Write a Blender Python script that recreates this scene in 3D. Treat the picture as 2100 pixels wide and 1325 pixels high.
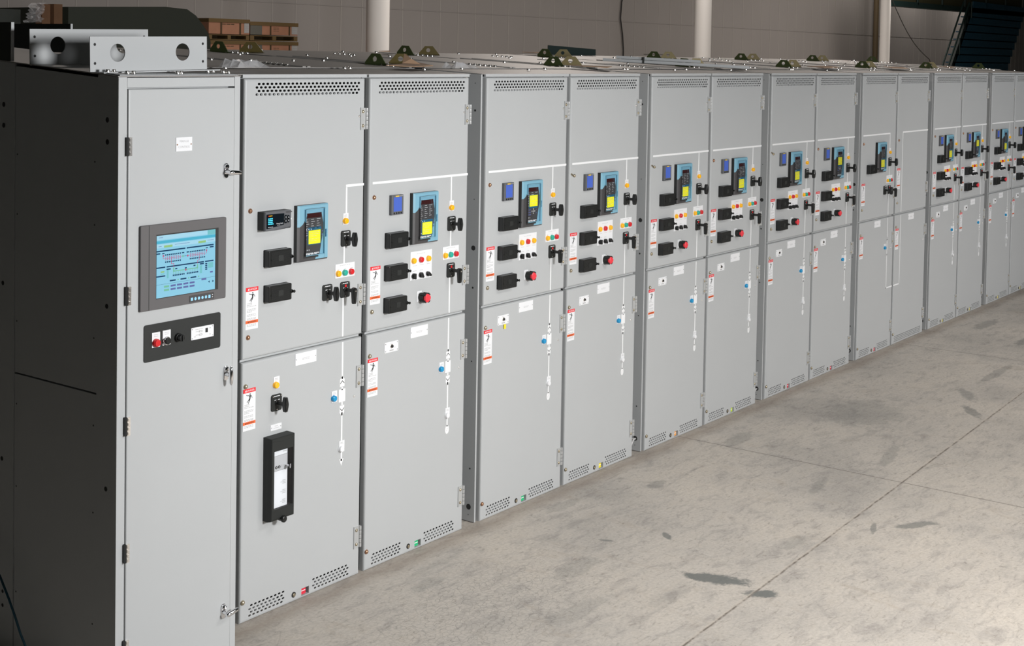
import bpy, math, random
from mathutils import Vector, Matrix
random.seed(7)
S = bpy.context.scene
COL = S.collection
for o in list(bpy.data.objects): bpy.data.objects.remove(o)

# ------------------------------------------------------------------ camera
F, PX, PY = 2800.81, 1040.38, 215.88
YAW, PITCH, ROLL = 0.9290, 0.0372, 0.0169
CAM = Vector((-4.1656, -4.5837, 2.6005))
def cam_axes():
    cy, sy, cp, sp = math.cos(YAW), math.sin(YAW), math.cos(PITCH), math.sin(PITCH)
    fw = Vector((sy*cp, cy*cp, -sp)); r = Vector((cy, -sy, 0)); u = r.cross(fw)
    cr, sr = math.cos(ROLL), math.sin(ROLL)
    return r*cr + u*sr, u*cr - r*sr, fw
RT, UP, FW = cam_axes()
cd = bpy.data.cameras.new('camera'); cam = bpy.data.objects.new('camera', cd); COL.objects.link(cam)
cd.sensor_width = 36; cd.sensor_fit = 'HORIZONTAL'; cd.lens = F/2100*36
cd.shift_x = (1050-PX)/2100; cd.shift_y = (PY-662.5)/2100
cd.clip_start = .05; cd.clip_end = 200
cam.matrix_world = Matrix(((RT.x, UP.x, -FW.x, CAM.x), (RT.y, UP.y, -FW.y, CAM.y), (RT.z, UP.z, -FW.z, CAM.z), (0, 0, 0, 1)))
S.camera = cam
# ------------------------------------------------------------------ light
W = bpy.data.worlds.new('world'); S.world = W; W.use_nodes = True
W.node_tree.nodes['Background'].inputs[0].default_value = (.82, 1.0, .92, 1)
W.node_tree.nodes['Background'].inputs[1].default_value = .012
S.view_settings.view_transform = 'Standard'; S.view_settings.look = 'None'
S.view_settings.gamma = 1; S.view_settings.use_curve_mapping = False
S.view_settings.exposure = 0
def area(name, loc, target, sx, sy, power, color=(1, 1, 1), spread=180):
    l = bpy.data.lights.new(name, 'AREA'); l.shape = 'RECTANGLE'; l.size = sx; l.size_y = sy
    l.energy = power; l.color = color; l.spread = math.radians(spread)
    o = bpy.data.objects.new(name, l); COL.objects.link(o); o.location = loc
    o.rotation_euler = (Vector(target)-Vector(loc)).to_track_quat('-Z', 'Y').to_euler()
    return o
area('studio_softbox', (.1, -5.6, 2.75), (.3, 0, 1.15), .8, .7, 205, (1, 1, 1.0), 150)
area('studio_softbox_far', (4.6, -7.4, 2.9), (7.4, 0, .9), 1.0, .8, 72, (.99, .99, 1), 130)
area('studio_softbox_end', (10.5, -7.4, 2.9), (13.4, 0, .9), 1.0, .8, 115, (.99, .99, 1), 130)
area('floor_fill_light', (2.4, -4.6, 4.6), (2.6, -3.2, 0), 3.0, 1.0, 92, (1, .965, .92), 110)  # fill lamp added above the aisle to brighten the floor
area('floor_fill_light_far', (8.5, -4.6, 4.6), (8.5, -3.0, 0), 3.0, 1.0, 75, (1, .95, .90), 110)  # second added floor fill, further along the row
for i, (lx, ly, pw) in enumerate(((3, 6.5, 90), (11, 6.0, 250), (20, 6.0, 150), (16, 9.0, 220), (23, 9.5, 130), (31, 9.5, 260), (38, 9.8, 380), (43.5, 14.1, 90), (49.5, 14.1, 130), (56, 14.1, 150))):  # high bays, with fills added to brighten the columns and back wall
    area('high_bay_and_fill_light', (lx, ly, 7.5), (lx, ly, 0), 1.0, 1.0, pw, (1, .90, .82))

# ------------------------------------------------------------------ materials
def sr(c):
    return tuple((v/255/12.92 if v/255 <= .04045 else ((v/255+.055)/1.055)**2.4) for v in c)
MATS = {}
def mat(name, rgb=None, rough=.5, metal=0., emit=0., lin=None, spec=None, noise=0., nscale=30, bump=0., coat=0.):
    m = bpy.data.materials.new(name); m.use_nodes = True; nt = m.node_tree; b = nt.nodes['Principled BSDF']
    c = lin if lin else sr(rgb)
    b.inputs['Base Color'].default_value = (*c, 1); b.inputs['Roughness'].default_value = rough
    b.inputs['Metallic'].default_value = metal
    if spec is not None: b.inputs['Specular IOR Level'].default_value = spec
    if coat: b.inputs['Coat Weight'].default_value = coat
    if emit:
        b.inputs['Emission Color'].default_value = (*c, 1); b.inputs['Emission Strength'].default_value = emit
    if noise or bump:
        tc = nt.nodes.new('ShaderNodeTexCoord'); n = nt.nodes.new('ShaderNodeTexNoise')
        n.inputs['Scale'].default_value = nscale; n.inputs['Detail'].default_value = 5
        nt.links.new(tc.outputs['Object'], n.inputs['Vector'])
        if noise:
            mx = nt.nodes.new('ShaderNodeMixRGB'); mx.blend_type = 'MIX'
            mx.inputs[1].default_value = (*[v*(1-noise) for v in c], 1); mx.inputs[2].default_value = (*[min(1, v*(1+noise)) for v in c], 1)
            nt.links.new(n.outputs[0], mx.inputs[0]); nt.links.new(mx.outputs[0], b.inputs['Base Color'])
        if bump:
            bp = nt.nodes.new('ShaderNodeBump'); bp.inputs['Strength'].default_value = bump; bp.inputs['Distance'].default_value = .01
            nt.links.new(n.outputs[0], bp.inputs['Height']); nt.links.new(bp.outputs[0], b.inputs['Normal'])
    MATS[name] = m
    return m
mat('grey_paint', lin=(.47, .485, .492), rough=.42, noise=.02, nscale=3)
mat('roof_paint', lin=(.36, .345, .33), rough=.5, noise=.12, nscale=2.5)
mat('dark_inside', lin=(.012, .012, .012), rough=.9)
mat('black_plastic', lin=(.012, .013, .013), rough=.32)
mat('black_matte', lin=(.014, .016, .015), rough=.6)
mat('rib_black', lin=(.019, .021, .021), rough=.35)
mat('relay_grey', lin=(.06, .058, .06), rough=.45)
mat('relay_blue', lin=(.21, .43, .55), rough=.4)
mat('relay_blue_deep', lin=(.02, .12, .22), rough=.4)
mat('relay_display', lin=(.05, .015, .015), rough=.15)
mat('white_plastic', lin=(.82, .83, .85), rough=.4)
mat('white_line', lin=(.86, .87, .88), rough=.5)
mat('print_grey', lin=(.42, .42, .42), rough=.6)
mat('print_light', lin=(.54, .54, .55), rough=.6)
mat('print_dark', lin=(.02, .02, .02), rough=.6)
mat('sticker_red', lin=(.78, .03, .04), rough=.45)
mat('sticker_orange', lin=(.85, .15, .04), rough=.45)
mat('sticker_yellow', lin=(.95, .9, .02), rough=.5)
mat('lens_yellow', lin=(.95, .47, .01), rough=.25, emit=.12, coat=.6)
mat('lens_red', lin=(.62, .015, .02), rough=.25, emit=.08, coat=.6)
mat('lens_green', lin=(.02, .4, .3), rough=.25, emit=.08, coat=.6)
mat('lens_blue', lin=(.0, .27, .55), rough=.25, emit=.08, coat=.6)
mat('lens_white', lin=(.85, .86, .88), rough=.25, coat=.6)
mat('knob_red', lin=(.85, .05, .07), rough=.35)
mat('meter_grey', lin=(.12, .125, .135), rough=.4)
mat('monitor_grey', lin=(.115, .11, .112), rough=.5)
mat('meter_black', lin=(.006, .01, .014), rough=.12)
mat('lcd_blue', lin=(.07, .13, .50), rough=.25, emit=.12)
mat('gold_print', lin=(.8, .55, .08), rough=.4)
mat('cyan_glow', lin=(.05, .5, .7), rough=.4, emit=.9)
mat('chrome', lin=(.82, .82, .84), rough=.12, metal=1)
mat('zinc_bright', lin=(.85, .82, .78), rough=.2, metal=.9)
mat('hinge_zinc', lin=(.52, .53, .53), rough=.4, metal=.3)
mat('copper_screw', lin=(.42, .23, .14), rough=.3, metal=.7)
mat('nickel_screw', lin=(.46, .40, .29), rough=.28, metal=.75)
mat('lug_shaded', lin=(.075, .10, .035), rough=.42, metal=.35)  # shaded tone of the lugs' single zinc finish
mat('lug_lit', lin=(.13, .10, .03), rough=.42, metal=.3)  # same zinc finish painted in its lit tone
mat('cardboard', lin=(.42, .27, .17), rough=.85, noise=.15, nscale=8)
mat('carton', lin=(.34, .165, .10), rough=.85, noise=.22, nscale=5)
mat('carton_dark', lin=(.055, .035, .012), rough=.85, noise=.2, nscale=6)
mat('carton_edge', lin=(.12, .075, .025), rough=.85)
mat('timber', lin=(.17, .085, .04), rough=.8, noise=.3, nscale=6)
mat('pale_label', lin=(.33, .33, .33), rough=.7)
mat('grey_label', lin=(.10, .10, .085), rough=.7)
mat('column_white', lin=(.84, .83, .81), rough=.5)
mat('tarp_dark', lin=(.022, .028, .018), rough=.6, bump=.5, nscale=3)
mat('dark_side_steel', lin=(.03, .036, .03), rough=.6)
mat('beam_pale', lin=(.33, .30, .28), rough=.6)
mat('stair_blue', lin=(.009, .065, .115), rough=.5, noise=.4, nscale=6)
mat('stair_green', lin=(.010, .026, .024), rough=.5)
mat('pipe_brown', lin=(.12, .09, .05), rough=.6)
mat('cable_dark', lin=(.03, .03, .03), rough=.5)
mat('cable_grey', lin=(.5, .5, .5), rough=.4)
mat('cable_blue', lin=(.01, .06, .09), rough=.5)
mat('dull_ochre', lin=(.045, .042, .016), rough=.7); mat('hole_shade', lin=(.03, .03, .03), rough=.9)  # second one: flat dark discs painted for the shade in drilled holes
for n_, c_ in (('tag_red', (.75, .03, .06)), ('tag_green', (.02, .5, .2)), ('tag_yellow', (.9, .75, .03)), ('tag_orange', (.9, .4, .1)), ('tag_lime', (.6, .8, .05))):
    mat(n_, lin=c_, rough=.5)
def scr(name, c, e=1.):
    m_ = mat(name, lin=c, rough=.3, emit=e*1.25); m_.node_tree.nodes['Principled BSDF'].inputs['Base Color'].default_value = (c[0]*.12, c[1]*.12, c[2]*.12, 1); return m_
scr('scr_base', (.29, .66, .86), .62); scr('scr_band', (.08, .50, .70), .6); scr('scr_navy', (.0, .04, .11), .8)
scr('scr_green', (.22, .62, .42), .55); scr('scr_lime', (.35, .65, .25), .55); scr('scr_red', (.6, .1, .25), .55)
scr('scr_purple', (.16, .2, .5), .5); scr('scr_pale', (.42, .75, .92), .62); scr('scr_mint', (.2, .6, .65), .6); scr('scr_btn', (.35, .7, .95), .8)
# clear plastic cover
m = bpy.data.materials.new('clear_cover'); m.use_nodes = True; nt = m.node_tree; nt.nodes.clear()
o_ = nt.nodes.new('ShaderNodeOutputMaterial'); mx = nt.nodes.new('ShaderNodeMixShader'); tr = nt.nodes.new('ShaderNodeBsdfTransparent')
gl = nt.nodes.new('ShaderNodeBsdfGlossy'); fr = nt.nodes.new('ShaderNodeFresnel'); fr.inputs[0].default_value = 1.35; gl.inputs['Roughness'].default_value = .08
tr.inputs[0].default_value = (.94, .95, .96, 1)
nt.links.new(fr.outputs[0], mx.inputs[0]); nt.links.new(tr.outputs[0], mx.inputs[1]); nt.links.new(gl.outputs[0], mx.inputs[2]); nt.links.new(mx.outputs[0], o_.inputs[0])
MATS['clear_cover'] = m
# crinkled plastic film
m = bpy.data.materials.new('plastic_film'); m.use_nodes = True; nt = m.node_tree; b = nt.nodes['Principled BSDF']
b.inputs['Base Color'].default_value = (.8, .8, .82, 1); b.inputs['Roughness'].default_value = .12; b.inputs['Alpha'].default_value = .35
MATS['plastic_film'] = m

# ------------------------------------------------------------------ mesh builder
TXT = {}
def text_geo(s):
    if s not in TXT:
        c = bpy.data.curves.new('t', 'FONT'); c.body = s; c.size = 1; c.resolution_u = 2
        o = bpy.data.objects.new('t', c); me = bpy.data.meshes.new_from_object(o)
        vs = [(v.co.x, v.co.y) for v in me.vertices]; fs = [tuple(p.vertices) for p in me.polygons]
        w = max(v[0] for v in vs); TXT[s] = (vs, fs, w)
        bpy.data.objects.remove(o); bpy.data.curves.remove(c); bpy.data.meshes.remove(me)
    return TXT[s]
class MB:
    def __init__(s): s.v = []; s.f = []; s.mi = []; s.ms = []; s.sm = []; s.X = None
    def m(s, n):
        if n not in s.ms: s.ms.append(n)
        return s.ms.index(n)
    def add(s, vs, fs, mt, smooth=False):
        b = len(s.v)
        if s.X is not None: vs = [tuple(s.X @ Vector(v)) for v in vs]
        s.v += [tuple(v) for v in vs]; k = s.m(mt)
        for f in fs: s.f.append(tuple(b+i for i in f)); s.mi.append(k); s.sm.append(smooth)
    def box(s, x0, x1, y0, y1, z0, z1, mt):
        v = [(x0, y0, z0), (x1, y0, z0), (x1, y1, z0), (x0, y1, z0), (x0, y0, z1), (x1, y0, z1), (x1, y1, z1), (x0, y1, z1)]
        s.add(v, [(0, 3, 2, 1), (4, 5, 6, 7), (0, 1, 5, 4), (1, 2, 6, 5), (2, 3, 7, 6), (3, 0, 4, 7)], mt)
    def loft(s, rings, mt, caps=(True, True), smooth=False, capmt=None):
        n = len(rings[0]); vs = [p for r in rings for p in r]; fs = []
        for k in range(len(rings)-1):
            a, b = k*n, (k+1)*n
            for i in range(n): j = (i+1) % n; fs.append((a+i, a+j, b+j, b+i))
        s.add(vs, fs, mt, smooth)
        if caps[0]: s.add(rings[0], [tuple(range(n))[::-1]], capmt or mt)
        if caps[1]: s.add(rings[-1], [tuple(range(n))], capmt or mt)
    def plate(s, x0, x1, z0, z1, y0, y1, mt, r=.0, bev=0., facemt=None, n=3):
        """outline rectangle with rounded corners standing from y0 (back) out to y1 (front, smaller y)"""
        def ring(ins, y):
            a0, a1, b0, b1 = x0+ins, x1-ins, z0+ins, z1-ins; rr = max(r-ins, .0002) if r else 0
            if not r: return [(a0, y, b0), (a1, y, b0), (a1, y, b1), (a0, y, b1)]
            P = []
            for cx, cz, t0 in ((a1-rr, b0+rr, -90), (a1-rr, b1-rr, 0), (a0+rr, b1-rr, 90), (a0+rr, b0+rr, 180)):
                for k in range(n+1):
                    t = math.radians(t0+90*k/n); P.append((cx+rr*math.cos(t), y, cz+rr*math.sin(t)))
            return P
        R = [ring(0, y0), ring(0, y1+bev)]
        if bev: R += [ring(bev*.35, y1+bev*.35), ring(bev, y1)]
        s.loft(R, mt, capmt=None); 
        if facemt: s.add([(p[0], p[1]-.0003, p[2]) for p in ring(bev+.0005, y1)], [tuple(range(len(R[0])))], facemt)
    def cyl(s, cx, cz, r, y0, y1, mt, n=16, bev=0., r1=None, facemt=None):
        r1 = r if r1 is None else r1
        def ring(q, y): return [(cx+q*math.cos(2*math.pi*k/n), y, cz+q*math.sin(2*math.pi*k/n)) for k in range(n)]
        R = [ring(r, y0), ring(r1, y1+bev)]
        if bev: R += [ring(r1-bev*.3, y1+bev*.3), ring(r1-bev, y1)]
        s.loft(R, mt, smooth=True)
        if facemt: s.add([(p[0], p[1]-.0003, p[2]) for p in ring(r1-bev, y1)], [tuple(range(n))], facemt)
    def dome(s, cx, cz, r, y0, h, mt, n=12, k=4):
        R = []
        for j in range(k):
            a = math.pi/2*j/k
            R.append([(cx+r*math.cos(a)*math.cos(2*math.pi*i/n), y0-h*math.sin(a), cz+r*math.cos(a)*math.sin(2*math.pi*i/n)) for i in range(n)])
        s.loft(R, mt, smooth=True)
    def poly(s, pts, y, mt): s.add([(x, y, z) for x, z in pts], [tuple(range(len(pts)))], mt)
    def patch(s, x0, x1, z0, z1, y, mt): s.poly([(x0, z0), (x1, z0), (x1, z1), (x0, z1)], y, mt)
    def prism(s, pts, y0, y1, mt):
        s.loft([[(x, y0, z) for x, z in pts], [(x, y1, z) for x, z in pts]], mt)
    def text(s, t, x, z, size, y, mt, centre=True, squeeze=1.):
        vs, fs, w = text_geo(t); ox = x-(w*size*squeeze/2 if centre else 0)
        s.add([(ox+a*size*squeeze, y, z+b*size) for a, b in vs], fs, mt)
    def bars(s, x0, x1, z, h, y, mt, words=4, seed=0):
        R = random.Random(seed*31+7); x = x0; L = x1-x0
        while x < x1-.1*L/words:
            w = L/words*R.uniform(.45, .85); s.patch(x, min(x+w, x1), z, z+h, y, mt); x += w+L*.05
    def tube(s, pts, r, mt, n=10, close=True, radii=None):
        pts = [Vector(p) for p in pts]; R = []; prev = None
        for i, p in enumerate(pts):
            t = (pts[min(i+1, len(pts)-1)]-pts[max(i-1, 0)]).normalized()
            a = prev if prev else (Vector((0, 0, 1)) if abs(t.z) < .9 else Vector((1, 0, 0)))
            u = (a-t*a.dot(t)).normalized(); w = t.cross(u); prev = u; q = radii[i] if radii else r
            R.append([tuple(p+u*q*math.cos(2*math.pi*k/n)+w*q*math.sin(2*math.pi*k/n)) for k in range(n)])
        s.loft(R, mt, caps=(close, close), smooth=True)
    def mesh(s, name):
        me = bpy.data.meshes.new(name); me.from_pydata(s.v, [], s.f)
        for n_ in s.ms: me.materials.append(MATS[n_])
        me.polygons.foreach_set('material_index', s.mi); me.polygons.foreach_set('use_smooth', s.sm)
        me.update(); return me
def ob(name, me, parent=None, loc=(0, 0, 0), label=None, cat=None, group=None, kind=None, rot=None):
    if isinstance(me, MB): me = me.mesh(name)
    o = bpy.data.objects.new(name, me); COL.objects.link(o); o.location = loc
    if rot: o.rotation_euler = rot
    if parent: o.parent = parent
    if label: o['label'] = label
    if cat: o['category'] = cat
    if group: o['group'] = group
    if kind: o['kind'] = kind
    return o

# ------------------------------------------------------------------ setting
H_ROOF, SLOPE = 2.492, .045
def floor_material():
    m = bpy.data.materials.new('concrete'); m.use_nodes = True; nt = m.node_tree; L = nt.links; b = nt.nodes['Principled BSDF']
    N = nt.nodes.new
    tc = N('ShaderNodeTexCoord'); pos = tc.outputs['Object']
    def noise(scale, det=6, rough=.6, vec=pos, sc=None, dist=0.):
        n = N('ShaderNodeTexNoise'); n.inputs['Scale'].default_value = scale; n.inputs['Detail'].default_value = det
        n.inputs['Roughness'].default_value = rough; n.inputs['Distortion'].default_value = dist
        if sc:
            mp = N('ShaderNodeMapping'); mp.inputs['Scale'].default_value = sc; mp.inputs['Rotation'].default_value = (0, 0, .5)
            L.new(vec, mp.inputs[0]); L.new(mp.outputs[0], n.inputs['Vector'])
        else: L.new(vec, n.inputs['Vector'])
        return n.outputs[0]
    def ramp(src, stops):
        r = N('ShaderNodeValToRGB'); el = r.color_ramp.elements
        while len(el) < len(stops): el.new(.5)
        for e, (p_, c_) in zip(el, stops): e.position = p_; e.color = (*c_, 1) if len(c_) == 3 else c_
        L.new(src, r.inputs[0]); return r.outputs[0]
    def mixc(a, b_, f, mode='MIX'):
        x = N('ShaderNodeMixRGB'); x.blend_type = mode
        for k, v in ((0, f), (1, a), (2, b_)):
            if isinstance(v, (int, float)): x.inputs[k].default_value = v
            elif isinstance(v, tuple): x.inputs[k].default_value = (*v, 1)
            else: L.new(v, x.inputs[k])
        return x.outputs[0]
    def mth(op, a, b_=None, c_=None, clamp=False):
        x = N('ShaderNodeMath'); x.operation = op; x.use_clamp = clamp
        for k, v in enumerate((a, b_, c_)):
            if v is None: continue
            if isinstance(v, (int, float)): x.inputs[k].default_value = v
            else: L.new(v, x.inputs[k])
        return x.outputs[0]
    n1 = noise(.9, 4, .55); n2 = noise(5, 8, .7, sc=(1, 2.2, 1), dist=.6); n3 = noise(60, 4, .6); n4 = noise(1.6, 5, .6, sc=(.7, 2.4, 1), dist=.4)
    base = ramp(n1, [(.3, (.37, .345, .315)), (.5, (.485, .447, .402)), (.72, (.545, .495, .435))])
    base = mixc(base, ramp(n2, [(.3, (.62, .62, .64)), (.5, (1, 1, 1)), (.75, (1.0, .98, .95))]), .75, 'MULTIPLY')
    base = mixc(base, ramp(n3, [(.3, (.8, .8, .8)), (.7, (1.12, 1.12, 1.12))]), .7, 'MULTIPLY')
    n6 = noise(17, 8, .75, sc=(1, 2.6, 1), dist=.8)
    base = mixc(base, ramp(n6, [(.34, (.60, .59, .58)), (.46, (1, 1, 1)), (.6, (1, 1, 1)), (.75, (1.08, 1.08, 1.08))]), .75, 'MULTIPLY')
    base = mixc(base, (.18, .175, .165), mth('MULTIPLY', ramp(n4, [(.6, (0, 0, 0)), (.72, (1, 1, 1))]), .28))
    # long scrapes running along the row
    n7 = noise(5, 7, .7, sc=(.8, 7, 1), dist=.5)
    base = mixc(base, (.20, .175, .15), mth('MULTIPLY', ramp(n7, [(.60, (0, 0, 0)), (.68, (1, 1, 1))]), .38))
    n8 = noise(3.2, 8, .75, sc=(1.2, 2.2, 1), dist=1.5)
    base = mixc(base, (.15, .145, .135), mth('MULTIPLY', ramp(n8, [(.66, (0, 0, 0)), (.70, (1, 1, 1))]), .5))
    # warm scuffs
    n5 = noise(2.2, 6, .7, sc=(2.5, 1, 1), dist=1.2)
    base = mixc(base, (.30, .235, .17), mth('MULTIPLY', ramp(n5, [(.58, (0, 0, 0)), (.75, (1, 1, 1))]), .35))
    # hairline crazing
    def crack(scale, width, seedvec):
        wv = N('ShaderNodeTexNoise'); wv.inputs['Scale'].default_value = 3; L.new(pos, wv.inputs['Vector'])
        ad = N('ShaderNodeMixRGB'); ad.blend_type = 'ADD'; ad.inputs[0].default_value = .09; L.new(pos, ad.inputs[1]); L.new(wv.outputs[1], ad.inputs[2])
        mp = N('ShaderNodeMapping'); mp.inputs['Location'].default_value = seedvec; L.new(ad.outputs[0], mp.inputs[0])
        v = N('ShaderNodeTexVoronoi'); v.feature = 'DISTANCE_TO_EDGE'; v.inputs['Scale'].default_value = scale; L.new(mp.outputs[0], v.inputs['Vector'])
        return mth('SUBTRACT', 1, mth('DIVIDE', v.outputs['Distance'], width), clamp=True)
    sep = N('ShaderNodeSeparateXYZ'); L.new(pos, sep.inputs[0]); X, Y = sep.outputs[0], sep.outputs[1]
    def ell(cx, cy, rx, ry, ang=0., soft=.35, amp=.5):
        nn = noise(11, 6, .75)
        ca, sa = math.cos(ang), math.sin(ang)
        dx = mth('SUBTRACT', X, cx); dy = mth('SUBTRACT', Y, cy)
        u = mth('DIVIDE', mth('ADD', mth('MULTIPLY', dx, ca), mth('MULTIPLY', dy, sa)), rx)
        v = mth('DIVIDE', mth('SUBTRACT', mth('MULTIPLY', dy, ca), mth('MULTIPLY', dx, sa)), ry)
        d = mth('SQRT', mth('ADD', mth('MULTIPLY', u, u), mth('MULTIPLY', v, v)))
        d = mth('ADD', d, mth('MULTIPLY', mth('SUBTRACT', nn, .5), amp*2))
        return mth('DIVIDE', mth('SUBTRACT', 1, d), soft, clamp=True)
    zone = ell(.9, -.75, 1.0, .55, 0, .6, .4)
    base = mixc(base, (.17, .165, .15), mth('MULTIPLY', mth('MULTIPLY', crack(30, .045, (3, 1, 0)), zone), .62))
    base = mixc(base, (.17, .155, .14), mth('MULTIPLY', mth('MULTIPLY', crack(1.7, .006, (0, 0, 0)), ramp(noise(1.1, 3), [(.48, (0, 0, 0)), (.6, (1, 1, 1))])), .22))
    for (cx, cy, rx, ry, an, st) in STAINS:
        base = mixc(base, (.115, .125, .12), mth('MULTIPLY', ell(cx, cy, rx, ry, an, .3, .95), st))
    # saw-cut joints
    wob = mth('MULTIPLY', mth('SUBTRACT', noise(9, 3), .5), .012)
    def joint(coord, c0, w):
        d = mth('ABSOLUTE', mth('ADD', mth('SUBTRACT', coord, c0), wob))
        return mth('SUBTRACT', 1, mth('DIVIDE', d, w), clamp=True)
    yj = mth('ADD', Y, mth('MULTIPLY', X, -.036))
    brk_ = ramp(noise(14, 4, .7), [(.40, (.25, .25, .25)), (.56, (1, 1, 1))])
    base = mixc(base, (.52, .46, .39), mth('MULTIPLY', joint(yj, -1.712, .013), .55))
    base = mixc(base, (.10, .08, .065), mth('MULTIPLY', joint(mth('ADD', yj, .006), -1.712, .009), brk_))
    for c0 in (4.0, 8.03, 12.0):
        base = mixc(base, (.09, .08, .068), mth('MULTIPLY', joint(X, c0, .0085), .8))
    # darker brown band where the row meets the floor
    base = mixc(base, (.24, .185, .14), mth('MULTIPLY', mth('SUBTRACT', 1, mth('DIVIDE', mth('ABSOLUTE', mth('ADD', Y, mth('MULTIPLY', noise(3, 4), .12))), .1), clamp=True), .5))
    L.new(base, b.inputs['Base Color'])
    b.inputs['Roughness'].default_value = .62; b.inputs['Specular IOR Level'].default_value = .35
    bp = N('ShaderNodeBump'); bp.inputs['Strength'].default_value = .25; bp.inputs['Distance'].default_value = .004
    L.new(n2, bp.inputs['Height']); L.new(bp.outputs[0], b.inputs['Normal'])
    return m
STAINS = [(1.87, -1.42, .19, .075, -1.25, .85), (1.85, -1.69, .09, .055, -1.0, .85), (2.25, -.92, .075, .022, -2.3, .7), (1.98, -.70, .05, .018, -1.2, .6),
          (3.3, -1.92, .15, .05, -.6, .6), (3.1, -1.75, .10, .02, .3, .55), (2.98, -.42, .1, .05, 0, .35), (5.45, -.75, .45, .30, .2, .22), (4.2, -.35, .25, .07, .1, .3),
          (6.0, -1.35, .2, .05, .6, .5), (6.5, -1.15, .2, .06, .5, .4), (7.4, -1.1, .5, .05, 0, .35), (1.55, -.8, .22, .08, 0, .22), (1.1, -1.1, .25, .08, 0, .2), (2.3, -.2, .2, .05, 0, .2),
          (9.0, -.9, .4, .07, 0, .5), (3.6, -1.2, .2, .04, .2, .3), (4.5, -1.3, .3, .05, .2, .3), (.9, -.35, .15, .05, 0, .2), (2.6, -1.5, .15, .05, 0, .25), (9.5, -.35, .35, .08, 0, .4)]
MATS['concrete'] = floor_material()
b_ = MB(); b_.add([(-14, -14, 0), (80, -14, 0), (80, 24, 0), (-14, 24, 0)], [(0, 1, 2, 3)], 'concrete')
ob('floor', b_, kind='structure')

def at(px, py, **k):
    """the world point seen at a photo pixel on a plane X=, Y= or Z="""
    d = RT*((px-PX)/F) - UP*((py-PY)/F) + FW
    ax, val = list(k.items())[0]; i = 'XYZ'.index(ax)
    return CAM + d*((val-CAM[i])/d[i])

# wall panels: painted steel with vertical ribs
WY = 15.5
def wall_material():
    m = bpy.data.materials.new('wall_panels'); m.use_nodes = True; nt = m.node_tree; b = nt.nodes['Principled BSDF']; N = nt.nodes.new; L = nt.links
    tc = N('ShaderNodeTexCoord'); sp = N('ShaderNodeSeparateXYZ'); L.new(tc.outputs['Object'], sp.inputs[0])
    n = N('ShaderNodeTexNoise'); n.inputs['Scale'].default_value = .35; L.new(tc.outputs['Object'], n.inputs['Vector'])
    r = N('ShaderNodeValToRGB'); r.color_ramp.elements[0].color = (.27, .258, .252, 1); r.color_ramp.elements[1].color = (.32, .305, .295, 1); L.new(n.outputs[0], r.inputs[0])
    L.new(r.outputs[0], b.inputs['Base Color']); b.inputs['Roughness'].default_value = .6
    return m
MATS['wall_panels'] = wall_material(); mat('wall_joint', lin=(.37, .355, .34), rough=.6)
w = MB(); w.box(-14, 80, WY, WY+.2, 0, 12, 'wall_panels')
x = -14
while x < 80:
    w.box(x, x+.022, WY-.004, WY, 0, 12, 'wall_joint'); x += .655
for z in (3.55,):
    w.box(-14, 80, WY-.008, WY, z, z+.015, 'wall_panels')
ob('wall_back', w, kind='structure')
w = MB(); w.box(79.8, 80, -14, 24, 0, 12, 'wall_panels'); ob('wall_right', w, kind='structure')

# ------------------------------------------------------------------ door shells
def slot_holes(mb, x0, rows, pitch, n_list, offs, w, h, dz, X0, X1, mt, y=0., t=.003):
    """perforated rectangle X0..X1 by the rows; everything between holes is solid"""
    for (zc, n, off) in zip(rows, n_list, offs):
        za, zb = zc-dz/2, zc+dz/2; xs = x0+off
        if xs > X0+1e-6: mb.patch(X0, xs, za, zb, y, mt)
        xe = xs+n*pitch
        if xe < X1-1e-6: mb.patch(xe, X1, za, zb, y, mt)
        for k in range(n):
            cx = xs+(k+.5)*pitch; r = h/2; hw = w/2; q = .707*r; a = hw-r
            inn = [(hw, 0), (a+q, q), (a, r), (0, r), (-a, r), (-a-q, q), (-hw, 0), (-a-q, -q), (-a, -r), (0, -r), (a, -r), (a+q, -q)]
            P, D = pitch/2, dz/2
            out = [(P, 0), (P, D), (P/2, D), (0, D), (-P/2, D), (-P, D), (-P, 0), (-P, -D), (-P/2, -D), (0, -D), (P/2, -D), (P, -D)]
            vs = [(cx+u, y, zc+v) for u, v in out]+[(cx+u, y, zc+v) for u, v in inn]+[(cx+u, y+t, zc+v) for u, v in inn]
            fs = []
            for i in range(12):
                j = (i+1) % 12; fs.append((i, j, 12+j, 12+i)); fs.append((12+i, 12+j, 24+j, 24+i))
            mb.add(vs, fs, mt)
def door_shell(x0, x1, z0, z1, vents, cut=None, r=.011, depth=.034):
    """pan door with rounded edge; vents: list of (X0,X1,zlow,zhigh, fn)"""
    mb = MB(); g = 'grey_paint'
    def ring(i, y): return [(x0+i, y, z0+i), (x1-i, y, z0+i), (x1-i, y, z1-i), (x0+i, y, z1-i)]
    mb.loft([ring(0, depth), ring(0, r), ring(r*.12, r*.5), ring(r*.4, r*.15), ring(r, 0)], g, caps=(False, False), smooth=False)
    a0, a1, b0, b1 = x0+r, x1-r, z0+r, z1-r
    xs = sorted(set([a0, a1]+[v for q in vents for v in q[:2]])); zs = sorted(set([b0, b1]+[v for q in vents for v in q[2:4]]))
    for i in range(len(xs)-1):
        for j in range(len(zs)-1):
            cx, cz = (xs[i]+xs[i+1])/2, (zs[j]+zs[j+1])/2
            if any(q[0] < cx < q[1] and q[2] < cz < q[3] for q in vents): continue
            mb.patch(xs[i], xs[i+1], zs[j], zs[j+1], 0, g)
    for q in vents: 
        if q[4]: q[4](mb)
    return mb
TR = [2.4485, 2.4325, 2.4165, 2.4005]
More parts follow.
